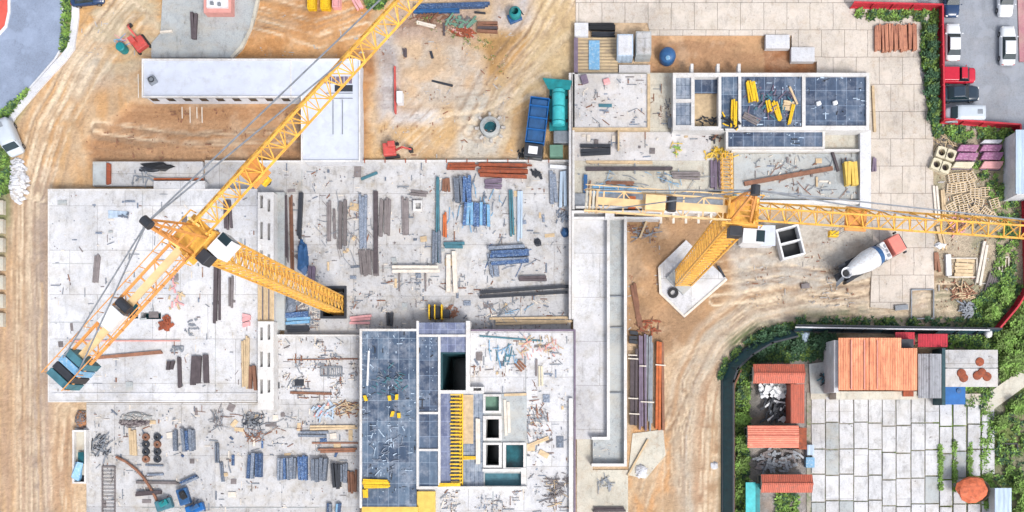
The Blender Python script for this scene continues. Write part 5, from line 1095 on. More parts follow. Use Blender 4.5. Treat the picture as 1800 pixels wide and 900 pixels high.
# yellow mast section and rigging lying on the raised block
T = thing('mast_section', 'yellow lattice crane section lying upright on the raised block beside the crane head', 'crane section', P(1277, 305, .95)); mb = MB()
for sx in (-.6, .6):
    for z in (1.0, 2.1): mb.bar(P(1277, 272, 1.5) + Vector((sx, 0, z - 1.5)), P(1278, 342, 1.5) + Vector((sx, 0, z - 1.5)), .09)
for k in range(9):
    y = 272 + k * 8.7; c_ = P(1277, y, 1.5); c2 = P(1277, y + 8.7, 1.5)
    for z in (-.5, .6): mb.bar(c_ + Vector((-.6, 0, z)), c_ + Vector((.6, 0, z)), .06); mb.bar(c_ + Vector((-.6, 0, z)), c2 + Vector((.6, 0, z)), .04)
    for sx in (-.6, .6): mb.bar(c_ + Vector((sx, 0, -.5)), c_ + Vector((sx, 0, .6)), .08)
mb.build('lattice', 'crane_yellow', T)
def tangle(name, cat, label, x0, y0, x1, y1, z, n, mt, w=0.08, L=1.4, hgt=.5, group=None, mt2=None, frac=.4):
    T = thing(name, label, cat, P((x0 + x1) / 2, (y0 + y1) / 2, z), group); mbs = [MB(), MB()]
    base_a = rnd() * 3.14; n = int(n * .75)
    for i in range(n):
        u = (rnd() * 2 - 1) * rnd() ** .3; v = (rnd() * 2 - 1) * rnd() ** .3
        c_ = P((x0 + x1) / 2 + u * (x1 - x0) / 2, (y0 + y1) / 2 + v * (y1 - y0) / 2, z); a = base_a + (rnd() - .5) * 1.1 + (1.57 if rnd() < .3 else 0); l = L * (.2 + rnd() ** 1.6 * 1.1) / 2; zz = z + w / 2 + rnd() * hgt * (1 - abs(u)) * (1 - abs(v))
        d = Vector((math.cos(a), math.sin(a), (rnd() - .5) * .15)) * l; m_ = Vector((rnd() - .5, rnd() - .5, rnd() * .3)) * l * .35; b_ = mbs[1] if mt2 and rnd() < frac else mbs[0]
        c_.z = zz + .03; q = [c_ - d, c_ + m_, c_ + d]
        for r_ in q: r_.z = max(r_.z, z + w / 2)
        b_.bar(q[0], q[1], w * (.6 + rnd()), w * .6); b_.bar(q[1], q[2], w, w * .6)
    mbs[0].build('pieces', mt, T)
    if mbs[1].v: mbs[1].build('pieces', mt2, T)
    return T
TG = tangle
TG('scrap_pile', 'scrap', 'grey tangle of steel scrap beside the blue-filled white trough', 158, 758, 200, 812, Zm, 60, 'steel_grey', .1, 1.4, .6, None, 'steel_dark')
TG('scrap_pile', 'scrap', 'round grey tangle of rods on the lower floor under the slotted wall', 427, 722, 468, 754, Zm, 90, 'steel_grey', .07, 1.2, .6, None, 'steel_dark')
TG('scrap_pile', 'scrap', 'reddish brown scrap below the round grey tangle', 430, 754, 468, 778, Zm, 40, 'timber_brown', .1, 1.0, .4, None, 'steel_grey')
TG('scrap_pile', 'scrap', 'ochre and brown scrap near the blue deck north west wall', 585, 702, 632, 736, Zm, 60, 'timber_tan', .1, 1.2, .4, None, 'timber_brown')
TG('scrap_pile', 'scrap', 'pale blue and red scraps west of the ochre scrap', 545, 700, 590, 738, Zm, 30, 'light_roof', .2, 1.4, .3, None, 'salmon')
TG('hoop_stack', 'hoops', 'olive steel hoops standing on the lower floor', 371, 715, 398, 758, Zm, 40, 'steel_grey', .06, 1.6, .6, None, 'timber_grey')
TG('scrap_pile', 'scrap', 'dark and red scrap spread in the middle of the east slab', 915, 700, 970, 780, 2.3, 90, 'steel_grey', .09, 1.1, .4, None, 'timber_brown', .4)
TG('scrap_pile', 'scrap', 'olive and grey scrap pile at the bottom of the east slab', 955, 830, 1000, 898, 2.3, 90, 'timber_grey', .08, 1.3, .4, None, 'timber_tan')
TG('scrap_pile', 'scrap', 'colourful red and orange scrap in the north of the east slab', 905, 590, 990, 628, 2.3, 70, 'salmon', .08, 1.0, .3, None, 'timber_tan', .6)
TG('scrap_pile', 'scrap', 'faded blue and teal hoses lying on the east slab', 850, 602, 915, 640, 2.3, 26, 'blue_pale', .09, 2.2, .2, None, 'teal_dull')
TG('scrap_pile', 'scrap', 'blue and grey scrap on the large blue deck', 655, 640, 715, 700, 3.05, 60, 'form_grey', .1, .9, .2, None, 'teal_dull')
TG('scrap_pile', 'scrap', 'small mixed scrap on the lower half of the large blue deck', 650, 740, 725, 840, 3.05, 60, 'form_grey', .08, 1.0, .2, None, 'light_roof')
TG('scrap_pile', 'scrap', 'black scrap at the foot of the blue tipper', 908, 264, 935, 280, 0, 40, 'black', .14, 1.1, .5, None, 'timber_pale', .2)
TG('scrap_pile', 'scrap', 'dark rods below the corridor shell', 1045, 838, 1082, 862, .12, 30, 'steel_grey', .08, 1.4, .3)
TG('scrap_pile', 'scrap', 'brown scrap heap between the crane pad and the timber yard', 1120, 540, 1160, 590, 0, 70, 'timber_brown', .14, 1.3, .6, None, 'rust')
TG('scrap_pile', 'scrap', 'purple and teal bits on the raised deck', 1306, 150, 1404, 218, 2.5, 70, 'mauve', .12, 1.1, .3, None, 'teal_dull')
TG('scrap_pile', 'scrap', 'black and yellow bits below the narrow deck bay', 1268, 200, 1300, 235, 2.6, 30, 'black', .14, .9, .3, None, 'yellow')
TG('scrap_pile', 'scrap', 'dark bits below the tan bay of the raised block', 1224, 205, 1265, 222, 1.3, 26, 'steel_dark', .14, .8, .3)
TG('scrap_pile', 'scrap', 'dark and tan bits outside the frame under the tan bay', 1236, 228, 1270, 252, .8, 30, 'steel_dark', .12, 1.0, .3, None, 'timber_brown')
TG('yellow_rigging', 'rigging', 'yellow rigging heap at the head of the lying crane section', 1236, 260, 1292, 280, .9, 60, 'yellow', .12, 1.1, .6, None, 'yellow_dull')
TG('yellow_rigging', 'rigging', 'small yellow-green prop cluster on the pinkish slab', 1178, 250, 1196, 280, .95, 24, 'yellow_dull', .08, 1.1, .6, None, 'leaf_bright')
TG('scrap_pile', 'scrap', 'grey cables piled beside the eastern crane foot', 1100, 395, 1165, 425, 0, 40, 'steel_grey', .1, 1.8, .3, None, 'timber_brown')
TG('scrap_pile', 'scrap', 'dark rubbish between the upper and middle western houses', 1340, 694, 1392, 745, 0.3, 90, 'steel_dark', .25, 1.3, .8, None, 'white', .3)
TG('scrap_pile', 'scrap', 'white rubbish under the upper red roof', 1330, 675, 1395, 697, 0.6, 70, 'white', .35, 1.1, .8, None, 'steel_grey', .3)
TG('scrap_pile', 'scrap', 'grey rubbish between the middle and lowest western houses', 1325, 792, 1410, 830, 0.2, 120, 'steel_grey', .25, 1.3, .8, None, 'timber_grey', .4)
TG('scrap_pile', 'scrap', 'dark tangle on the paving beside the big orange-roofed house', 1440, 655, 1472, 685, 0.3, 40, 'steel_dark', .16, 1.2, .5, None, 'teal_dull')
TG('branch_pile', 'branches', 'bare brushwood at the top left corner of the plank yard', 1640, 236, 1690, 272, 0, 120, 'timber_grey', .07, 1.3, .6, None, 'timber_tan')
TG('scrap_pile', 'scrap', 'timber offcuts at the south end of the plank yard', 1670, 498, 1712, 530, 0, 60, 'timber_tan', .12, 1.6, .4, None, 'timber_brown')
TG('scrap_pile', 'scrap', 'mixed timber offcuts under the eastern jib in the plank yard', 1690, 350, 1740, 400, 0, 80, 'timber_grey', .1, 1.5, .4, None, 'timber_tan')
TG('scrap_pile', 'scrap', 'pinkish offcuts under the jib near the site road', 1665, 375, 1700, 415, 0, 50, 'pink', .12, 1.2, .3, None, 'timber_brown')
TG('scrap_pile', 'scrap', 'grey iron scrap north of the dark hoarding', 1685, 530, 1712, 556, 0, 50, 'steel_grey', .16, 1.3, .5)
TG('scrap_pile', 'scrap', 'rusty red scrap in the north yard', 795, 50, 838, 66, 0, 60, 'rust', .16, 1.2, .5, None, 'pink', .3)
TG('scrap_pile', 'scrap', 'green sheets and rods in the north yard', 780, 32, 835, 50, 0, 50, 'green_box', .2, 1.4, .3, None, 'timber_grey')
TG('scrap_pile', 'scrap', 'brown rods under the blue pipe stacks', 720, 24, 800, 34, 0, 40, 'timber_brown', .1, 1.8, .3)
TG('scrap_pile', 'scrap', 'small scrap on the narrow strip foundation', 232, 296, 275, 325, .5, 30, 'steel_grey', .12, 1.2, .2)
TG('scrap_pile', 'scrap', 'blue and pink strips above the teal barrel', 195, 60, 232, 92, 0, 24, 'blue_pale', .1, 1.2, .2, None, 'pink', .6)
TG('scrap_pile', 'scrap', 'small dark fittings north of the stairs of the middle floor', 934, 300, 955, 316, Zm, 20, 'steel_dark', .2, .8, .4)
TG('scrap_pile', 'scrap', 'grey-blue fittings beside the centre wall', 978, 370, 1002, 392, Zm, 30, 'form_grey', .14, .9, .4)
TG('scrap_pile', 'scrap', 'thin scaffold tubes below the black beams', 845, 536, 935, 560, Zm, 26, 'steel_grey', .06, 2.6, .3, None, 'blue_pale', .3)
TG('scrap_pile', 'scrap', 'thin teal-grey tubes around the big royal blue heap', 845, 425, 935, 480, Zm, 40, 'form_grey', .07, 2.4, .3, None, 'form_blue', .5)
TG('scrap_pile', 'scrap', 'brown fittings beside the black and yellow generator', 785, 538, 806, 560, Zm, 26, 'timber_brown', .14, .8, .4)
TG('scrap_pile', 'scrap', 'dark bent plates on the far west of the pale platform', 212, 373, 232, 384, 1.6, 10, 'form_grey', .2, .8, .2)
TG('scrap_pile', 'scrap', 'dark pieces on the pale platform north of its grey board stack', 295, 606, 330, 620, 1.6, 18, 'steel_grey', .12, .8, .2)
TG('scrap_pile', 'scrap', 'round grey pieces on the pale platform south of the mast', 322, 558, 350, 590, 1.6, 22, 'steel_grey', .14, .6, .2)
TG('scrap_pile', 'scrap', 'red-brown rags on the pale platform near the opening', 280, 554, 306, 580, 1.6, 34, 'rust', .25, .8, .4)
TG('scrap_pile', 'scrap', 'salmon dust sheets on the pale platform above the red-brown rags', 292, 480, 322, 552, 1.6, 26, 'timber_tan', .16, .9, .06, None, 'pink', .4)
B('board_stack', 'formwork', 'faint blue-grey board on the north west of the pale platform', 187, 375, 226, 376, 14, 2, 1.6, .12, 'light_roof')

def heap(name, mt, label, cat, x, y, rx, ry, h, z=0, mt2=None, n=90, s=.35):
    T = thing(name, label, cat, P(x, y, z)); c_ = P(x, y, z); mb = MB(); sd_ = rnd() * 9
    mb.blob(c_, (rx, ry, h), sd_, rough=.22, n=18, m=9); mb.build('core', mt, T); mb = MB()
    for i in range(n):
        a_ = rnd() * 6.283; r_ = rnd() ** .7 * 1.15; q = c_ + Vector((math.cos(a_) * rx * r_, math.sin(a_) * ry * r_, 0)); q.z = z + h * max(0, 1 - r_ * r_) ** .5 * .95; k = s * (.3 + rnd())
        mb.blob(q, (k * .6, k * .45, k * .35), i, rough=.5, n=5, m=3)
    mb.build('lumps', mt2 or mt, T); return T
TG('tube_scatter', 'tubes', 'thin grey tubes scattered between the tall plank stacks in the west of the middle floor', 548, 340, 660, 480, Zm, 60, 'steel_grey', .06, 2.2, .2, None, 'timber_grey')
TG('tube_scatter', 'tubes', 'thin blue-grey bits around the upper blue formwork racks', 772, 300, 890, 420, Zm, 60, 'form_grey', .08, 1.6, .2, None, 'blue_pale')
TG('tube_scatter', 'tubes', 'thin tubes lying about the north west of the lower floor', 380, 715, 560, 800, Zm, 26, 'steel_grey', .06, 2.0, .15, None, 'timber_brown')
TG('tube_scatter', 'tubes', 'small tools and rods on the south of the raised block', 1020, 300, 1280, 345, .96, 60, 'steel_grey', .07, 1.6, .15, None, 'blue_pale')
TG('tube_scatter', 'tubes', 'rods and strips on the grey slab under the slanting brown beam', 1300, 275, 1500, 345, .95, 50, 'steel_grey', .06, 2.0, .12, None, 'timber_brown')
# wooden pallets in the yard
def pallet_proto():
    T = thing('pallet', 'weathered wooden pallet in the jumble north of the eastern jib', 'pallet', (0, 0, 0), 'wooden pallets in the plank yard', True)
    mb = MB()
    for k in range(5): mb.box(-.6, -.6 + k * .27, .12, .6, -.6 + k * .27 + .12, .15)
    mb.build('slats', 'timber_tan', T); mb = MB()
    for k in (-.55, -.05, .45): mb.box(k, -.6, 0, k + .1, .6, .12)
    mb.build('bearers', 'timber_pale', T); return T
pp = pallet_proto(); first = True
for x, y, a_ in [(1675, 314, .2), (1692, 312, .1), (1672, 332, -.1), (1688, 330, .15), (1705, 326, .3), (1713, 340, 0), (1731, 338, .05), (1700, 350, .4), (1684, 352, .3), (1720, 358, -.2), (1672, 366, .5), (1694, 368, .2), (1712, 372, .6), (1732, 374, .9), (1745, 384, .7), (1748, 358, .3), (1706, 312, .5)]:
    o = pp if first else copy_tree(pp); first = False; o.location = P(x, y, .05 + rnd() * .25); o.rotation_euler = (rnd() * .06, 0, a_)
# wrapped stacks
for i, (x0, y0, x1, y1, l) in enumerate([(1725, 245, 1763, 252, 'grey-white wrapped stack at the very top right of the tarped stacks'), (1683, 254, 1722, 266, 'mauve tarped stack, upper left of the group'), (1723, 254, 1763, 266, 'mauve tarped stack, upper right of the group'), (1680, 268, 1721, 281, 'pink and purple tarped stack, left of the middle row'), (1724, 267, 1765, 281, 'purple tarped stack, right of the middle row'), (1674, 284, 1714, 295, 'cream tarped stack at the lower left of the group'), (1724, 283, 1765, 296, 'pale pink tarped stack at the lower right of the group')]):
    T = thing('tarped_stack', l, 'stack', P((x0 + x1) / 2, (y0 + y1) / 2), 'tarped stacks in the plank yard'); a_ = R(x0, y0, x1, y1, .8); s_ = (a_[2] - a_[0]) * .16
    MB().prism([(a_[0], a_[1] + .1), (a_[0] + s_, a_[3]), (a_[2], a_[3]), (a_[2] - s_ * .3, (a_[1] + a_[3]) / 2), (a_[2] - s_, a_[1])], 0.1, .8).build('tarpaulin', ['concrete_white', 'purple_tarp', 'purple_tarp', 'purple_tarp', 'purple_tarp', 'beige_box', 'pink'][i], T, .08)
    MB().box(a_[0] + .2, a_[1] - .05, 0, a_[2] - .2, a_[1] + .35, .3).build('lower_edge', 'mauve', T)
# manhole segment blocks
for (x, y, a_, l) in [(1659, 273, -.3, 'upper cream concrete block with round holes'), (1650, 294, -.35, 'lower cream concrete block with round holes')]:
    T = thing('manhole_block', l + ' beside the site road', 'concrete block', P(x, y), 'cream manhole blocks', True, a_)
    mb = MB(); r = .42; hx, hy, zt = 1.15, .68, .75
    n = 16
    for cx in (-.55, .55):
        inner = [(cx + r * math.cos(2 * PI * k / n), r * math.sin(2 * PI * k / n)) for k in range(n)]
        outer = []
        for k in range(n):
            c_, s_ = math.cos(2 * PI * k / n), math.sin(2 * PI * k / n); m_ = max(abs(c_) / .6, abs(s_) / hy); outer.append((cx + c_ / m_, s_ / m_))
        for k in range(n):
            a2, b2, c2, d2 = inner[k], inner[(k + 1) % n], outer[(k + 1) % n], outer[k]
            mb.add([(*a2, zt), (*b2, zt), (*c2, zt), (*d2, zt)], [(0, 1, 2, 3)]); mb.add([(*a2, 0), (*b2, 0), (*b2, zt), (*a2, zt)], [(0, 1, 2, 3)])
            mb.add([(*d2, 0), (*c2, 0), (*c2, zt), (*d2, zt)], [(0, 1, 2, 3)])
    mb.build('body', 'beige_box', T); MB().box(-1.1, -.6, 0.02, 1.1, .6, .1).build('hole_floor', 'timber_dark', T)
# frames
def frame(label, x0, y0, x1, y1, z=0, name='timber_frame', mt='timber_pale', bars=2):
    T = thing(name, label, 'frame', P((x0 + x1) / 2, (y0 + y1) / 2, z)); mb = MB(); c_ = [P(x0, y0, z + .1), P(x1, y0, z + .1), P(x1, y1, z + .1), P(x0, y1, z + .1)]
    for i in range(4): mb.bar(c_[i], c_[(i + 1) % 4], .14)
    for k in range(bars): t_ = (k + 1) / (bars + 1); mb.bar(c_[0].lerp(c_[1], t_), c_[3].lerp(c_[2], t_), .08)
    mb.build('frame', mt, T)
frame('square timber frame near the grass at the right of the plank yard', 1756, 452, 1773, 477)
frame('timber frame around the plank floor in the plank yard', 1667, 454, 1717, 487)
frame('dark square frame lying in the grass at the lower right', 1762, 780, 1788, 798, .1, mt='steel_dark', bars=1)
frame('thin pale kerb frame at the lower right corner of the site road', 1602, 509, 1641, 560, .1, mt='steel_grey', bars=0)
frame('steel grating on the slab left of the blue deck', 564, 645, 601, 661, .5, 'grating', 'steel_grey', 9)
for x0, y0, x1, y1, l in [(481, 672, 491, 683, 'small dark plate beside the slotted wall on the upper slab'), (518, 667, 534, 678, 'small grey double plate south of the grating')]: solo(gp([(x0, y0, x1, y1)], [], .5, .62), 'cover_plate', 'steel_dark', l, 'plate', bevel=.02)
# container, shed, generator, bins
pc_ = P(1390, 425, 1.4); pc_.z = 0; T = thing('open_container', 'open twin-bay steel container with dark insides below the eastern jib', 'container', pc_, None, True, math.radians(104)); mb = MB()
for r_ in ((-1.85, -1.4, 1.85, -1.2), (-1.85, 1.2, 1.85, 1.4), (-1.85, -1.2, -1.65, 1.2), (1.65, -1.2, 1.85, 1.2), (-.1, -1.2, .1, 1.2)): mb.box(r_[0], r_[1], 0, r_[2], r_[3], 1.4)
mb.build('wall', 'white', T); MB().box(-1.65, -1.2, 0, -.1, 1.2, .12).build('floor', 'black', T); MB().box(.1, -1.2, 0, 1.65, 1.2, .12).build('floor', 'black', T)
T = bld('site_cabin', 'small white site cabin right of the eastern crane head', 1333, 413, 'cabin')
gp([(1306, 398, 1361, 430)], [], 0, 2.3).build('wall', 'concrete_white', T); gp([(1304, 396, 1363, 432)], [(1309, 404, 1325, 425)], 2.3, 2.45).build('roof', 'roof_white', T); gp([(1308, 403, 1326, 426)], [], 2.25, 2.32).build('roof_window', 'mauve', T)
def ring(label, x, y, r, z, mt, name='tyre', cat='tyre', hole=.55, h=.3):
    return solo(MB().lathe(P(x, y, z), [(r * hole, 0), (r, 0), (r * 1.05, h * .5), (r, h), (r * hole, h), (r * hole * .9, h * .5), (r * hole, 0)], 20), name, mt, label, cat, smooth=False)
ring('old tyre lying on the diamond crane pad', 1183, 515, .62, .4, 'tyre'); ring('steel ring on the raised block under the long dark plank', 1167, 316, .4, .95, 'steel_grey', 'steel_ring', 'ring', .6, .15)
T = thing('manhole_shaft', 'round concrete manhole ring standing open in the north yard', 'manhole', P(862, 225)); MB().lathe(P(862, 225), [(.75, 0), (1.25, 0), (1.2, .7), (.8, .75), (.75, 0)], 24).build('ring', 'concrete_grey', T); MB().lathe(P(862, 225), [(.76, .08), (.001, .09)], 20).build('hole', 'water_teal', T)
for k in range(8): a_ = k * .8; MB().obox(P(862, 225) + Vector((math.cos(a_), math.sin(a_), 0)) * 1.6, .5, .3, 0, .3, a_).build('stone', 'rubble', T)
T = thing('round_tank', 'dark blue round tank in the brown trench', 'tank', P(1172, 103)); MB().lathe(P(1172, 103), [(.95, 0), (1.0, .9), (.92, 1.25), (.6, 1.5), (.2, 1.6), (.001, 1.6)], 24).build('body', 'blue', T, 0, True); MB().lathe(P(1174, 102, 1.58), [(.28, 0), (.28, .12), (.001, .14)], 14).build('lid', 'blue_pale', T)
T = thing('site_mixer', 'blue site mixer on the pale gravel at the top edge', 'mixer', P(905, 27)); MB().lathe(P(906, 27, .5), [(.3, 0), (.75, .4), (.7, 1.0), (.45, 1.3), (.4, 1.25), (.5, .9)], 18).build('drum', 'teal', T); MB().obox(P(905, 33), 1.6, 1.1, .1, .5, .4).build('base', 'blue', T, .05); MB().tube([P(915, 18, .3), P(920, 26, 1.0), P(908, 14, 1.2)], .06).build('handle', 'steel_dark', T)
solo(MB().lathe(P(219, 88), [(.55, 0), (.55, 1.1), (.45, 1.2), (.001, 1.2)], 18), 'barrel', 'teal', 'teal barrel left of the small red excavator', 'barrel')
for x0, x1, y1, m_, l in ((540, 554, 15, 'yellow', 'left one of the two yellow skips at the top edge'), (563, 579, 15, 'yellow', 'right one of the two yellow skips at the top edge'), (584, 597, 12, 'pink', 'pale pink skip next to the yellow skips'),):
    T = thing('skip', l, 'skip', P((x0 + x1) / 2, 2)); gp([(x0, -34, x1, y1)], [(x0 + 1.5, -32, x1 - 1.5, y1 - 1.5)], 0, 1.0).build('wall', m_, T); gp([(x0 + 1.5, -32, x1 - 1.5, y1 - 1.5)], [], 0, .75).build('load', m_, T)
B('plank_stack', 'timber', 'white and pink boards near the grass tuft at the top edge', 617, -14, 632, 14, 13, 3, 0, .5, 'pink')
T = thing('site_hut', 'red and white hut cut off by the top edge over the rounded grey yard', 'hut', P(382, -8)); gp([(358, -60, 406, 22)], [], .3, 1.5).build('base', 'salmon', T, .1); gp([(363, -58, 400, 13)], [], 1.5, 1.8).build('roof', 'white', T, .05); gp([(369, 2, 374, 7)], [], 1.8, 2.1).build('vent', 'steel_grey', T); gp([(382, 4, 387, 9)], [], 1.8, 2.1).build('vent', 'steel_grey', T)
solo(gp([(697, 160, 707, 180)], [], 0, 1.2), 'white_cabinet', 'white', 'white cabinet standing beside the red marker pole', 'cabinet', bevel=.04)
T = thing('generator', 'black generator with a yellow frame beside the north end of the blue deck', 'generator', P(765, 548, Zm)); gp([(757, 538, 773, 559)], [], Zm + .15, 1.3).build('body', 'black', T, .05)
for x in (753, 763, 775): gp([(x, 535, x + 2, 561)], [], Zm, 1.45).build('frame', 'yellow', T)
gp([(778, 545, 790, 558)], [], Zm, .9).build('control_box', 'steel_dark', T)
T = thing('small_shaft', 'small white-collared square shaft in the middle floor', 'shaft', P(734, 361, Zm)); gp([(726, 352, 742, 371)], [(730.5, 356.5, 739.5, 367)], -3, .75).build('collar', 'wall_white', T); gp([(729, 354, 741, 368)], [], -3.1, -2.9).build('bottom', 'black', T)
for x in (702, 748): solo(MB().bar(P(x, 480, .4), P(x, 512, .3), .16), 'trestle_leg', 'timber_grey', 'dark trestle leg under the %s end of the cream board' % ('left' if x < 720 else 'right'), 'trestle')
T = thing('white_trough', 'open white trough with a blue tipped load at the south west corner', 'trough', P(139, 800)); gp([(127, 756, 151, 850)], [(130, 759, 148, 847)], 0, 1.0).build('wall', 'wall_white', T); gp([(129, 758, 149, 848)], [], 0, .45).build('floor', 'concrete_warm', T)
MB().hexa([P(131, 812, .4), P(131, 846, .4), P(143, 846, .4), P(146, 812, .4)], [P(136, 812, 1.5), P(125, 838, 1.3), P(138, 846, .9), P(146, 814, 1.1)]).build('load', 'blue_pale', T); gp([(137, 795, 147, 815)], [], .45, .9).build('dark_load', 'water_teal', T); gp([(140, 836, 148, 847)], [], .45, .55).build('gap', 'black', T)
T = thing('rusty_pipe', 'curved rusty brown pipe at the bottom of the lower floor', 'pipe', P(245, 840)); MB().tube([P(x, y, .5) for x, y in ((204, 803), (222, 812), (240, 826), (254, 842), (264, 858), (272, 872), (278, 886), (281, 910))], .16, 8).build('pipe', 'timber_brown', T)
for i in range(8):
    x = 258 + (i % 2) * 20; y = 768 + (i // 2) * 13; ring('small dark-centred roll in the grid of rolls on the lower floor', x, y, .42, Zm, 'steel_dark' if i % 3 else 'timber_brown', 'roll', 'roll', .4, .35)['group'] = 'rolls on the lower floor'
frame('fine pale ladder-like rack at the bottom left', 180, 820, 202, 905, Zm, 'rack', 'timber_grey', 0)
rk = bpy.data.objects['rack']
for k in range(13): MB().bar(P(180, 822 + k * 6.4, .4), P(202, 822 + k * 6.4, .4), .07).build('slat', 'timber_grey', rk)
def machine(name, label, x, y, w_, h_, m1, m2, z=Zm):
    T = thing(name, label, 'machine', P(x, y, z)); MB().obox(P(x, y, z), w_, h_, z + .1, z + .8, .3).build('body', m1, T, .12); MB().obox(P(x + 2, y - 3, z), w_ * .5, h_ * .5, z + .8, z + 1.2, .5).build('engine', m2, T, .06)
    MB().tube([P(x - 6, y + 6, z + .5), P(x - 10, y + 2, z + 1.1), P(x - 4, y - 6, z + 1.2)], .07).build('handle', 'steel_dark', T)
machine('compressor', 'teal compressor at the bottom edge of the lower floor', 292, 886, 2.0, 1.3, 'teal_dull', 'teal'); machine('compressor', 'dark blue compressor right of the teal one', 326, 872, 1.3, 2.0, 'blue', 'black'); machine('welding_set', 'blue welding set at the bottom edge, right of the compressors', 346, 893, 2.2, 1.0, 'blue_tank', 'blue')
heap('spoil_heap', 'timber_dark', 'dark heap just south of the pale platform', 'heap', 238, 742, 1.8, .45, .6, Zm, 'timber_grey')
heap('gravel_heap', 'concrete_grey', 'grey gravel heap touching the dark heap', 'heap', 240, 734, 1.9, .6, .5, Zm, 'rubble', 140, .2)
heap('spoil_heap', 'mud_pile', 'brownish spoil heap at the south west foot of the pale platform', 'heap', 144, 738, .6, 1.1, .6, 0, 'timber_grey')
heap('rubble_heap', 'rubble', 'pale rubble heap at the left edge below the pale van', 'rubble', 32, 318, 1.0, 2.4, .5, 0, 'concrete_white', 200, .5)
solo(MB().blob(P(278, 293, .5), (2.0, .45, .5), 9), 'tarp_heap', 'black', 'black rolled tarpaulin on the narrow strip foundation', 'tarpaulin', smooth=False)
solo(MB().blob(P(263, 298, .5), (1.4, .35, .35), 10), 'tarp_heap', 'steel_dark', 'dark tarpaulin fold below the black rolled one', 'tarpaulin', smooth=False)
solo(MB().blob(P(532, 452, Zm), (.7, 2.2, .7), 12), 'tarp_heap', 'blue', 'crumpled blue tarpaulin below the tall dark slate planks', 'tarpaulin', smooth=False)
solo(MB().blob(P(510, 540, Zm), (.8, 1.5, .5), 13), 'tarp_heap', 'form_grey', 'grey-blue sheet bundle at the west edge of the middle floor', 'tarpaulin', smooth=False)
solo(MB().blob(P(945, 426, Zm), (.45, .5, .4), 14), 'sack', 'steel_dark', 'dark sack right of the big royal blue heap', 'sack', smooth=False)
solo(MB().blob(P(993, 409, Zm), (.5, .55, .5), 15), 'sack', 'blue', 'navy sack against the centre wall', 'sack', smooth=True)
heap('sand_heap', 'concrete_white', 'small white sand heap on the apron below the timber yard', 'heap', 1128, 828, .7, .8, .4, .1, 'concrete_white', 60, .25)
solo(MB().blob(P(1256, 818, 0), (.5, .5, .35), 17), 'boulder', 'concrete_white', 'small white stone beside the teal hoarding', 'stone', smooth=False)
solo(MB().blob(P(1413, 592, .0), (.8, .8, .5), 18), 'dish', 'light_roof', 'pale round tank in the green corner behind the hoarding', 'tank', smooth=False)
solo(MB().blob(P(1653, 433, .0), (.8, .45, .4), 19), 'sheet', 'white', 'crumpled white sheet left of the framed panel', 'sheet', smooth=False)
solo(MB().blob(P(1737, 587, 1.0), (.5, .5, .4), 20), 'sack', 'white', 'white bag at the east end of the dark hoarding', 'bag', smooth=True)
solo(MB().obox(P(1110, 358, 1.1), .9, 1.4, 1.1, 2.0, 0), 'orange_box', 'rust_orange', 'orange box under the eastern counter-jib end', 'box', bevel=.05)
solo(MB().obox(P(1027, 141, 1.5), .8, 1.0, 1.5, 2.0, .3), 'tool_box', 'mauve', 'dark mauve tool box at the top left of the pinkish slab', 'box', bevel=.06)
solo(MB().obox(P(1066, 144, 1.5), .8, .7, 1.5, 1.8, .3), 'tool_box', 'pink', 'pale pink sack on the pinkish slab', 'sack', bevel=.1)
solo(MB().obox(P(1178, 218, .95), .6, 1.1, .95, 1.6, 0), 'tool_box', 'steel_grey', 'grey cabinet left of the lower worn deck cell', 'cabinet', bevel=.03)
solo(MB().obox(P(1583, 541), 1.6, .6, .1, .4, .1), 'tool_box', 'steel_grey', 'grey box at the south end of the site road', 'box', bevel=.03)
solo(MB().obox(P(1415, 503), 1.0, .6, .05, .3, .1), 'rubbish', 'timber_grey', 'small dark mat on the haul road below the container', 'mat', bevel=.03)
B('board_stack', 'formwork', 'steel blue board on the pinkish slab', 1050, 185, 1077, 184, 6, 1, 1.5, .15, 'teal_dull')
B('board_stack', 'formwork', 'short dark board under the steel blue board', 1052, 194, 1072, 193, 3, 1, 1.5, .12, 'form_grey')
# round orange roof and stuff
T = bld('round_orange_roof', 'rounded orange-red tiled roof at the lower end of the slab yard', 1709, 860, 'hut'); MB().lathe(P(1709, 860), [(1.35, 0), (1.35, 1.9)], 12).build('wall', 'concrete_warm', T)
MB().blob(P(1709, 860, 2.1), (1.85, 1.5, .7), 2, rough=.12, n=14).build('roof', 'leaf_autumn', T, 0, False)
for i, (x, y, r_, l) in enumerate([(1708, 676, .5, 'dark vent'),]): pass
solo(gp([(1420, 785, 1430, 800), (1419, 782, 1431, 800)], [], 0, .9), 'rain_tank', 'light_roof', 'pale rain tank beside the middle and lowest western houses', 'tank', bevel=.05)
solo(gp([(1417, 804, 1432, 822)], [], 0, .8), 'rain_tank', 'blue_pale', 'pale blue rain tank next to the lowest red house', 'tank', bevel=.05)

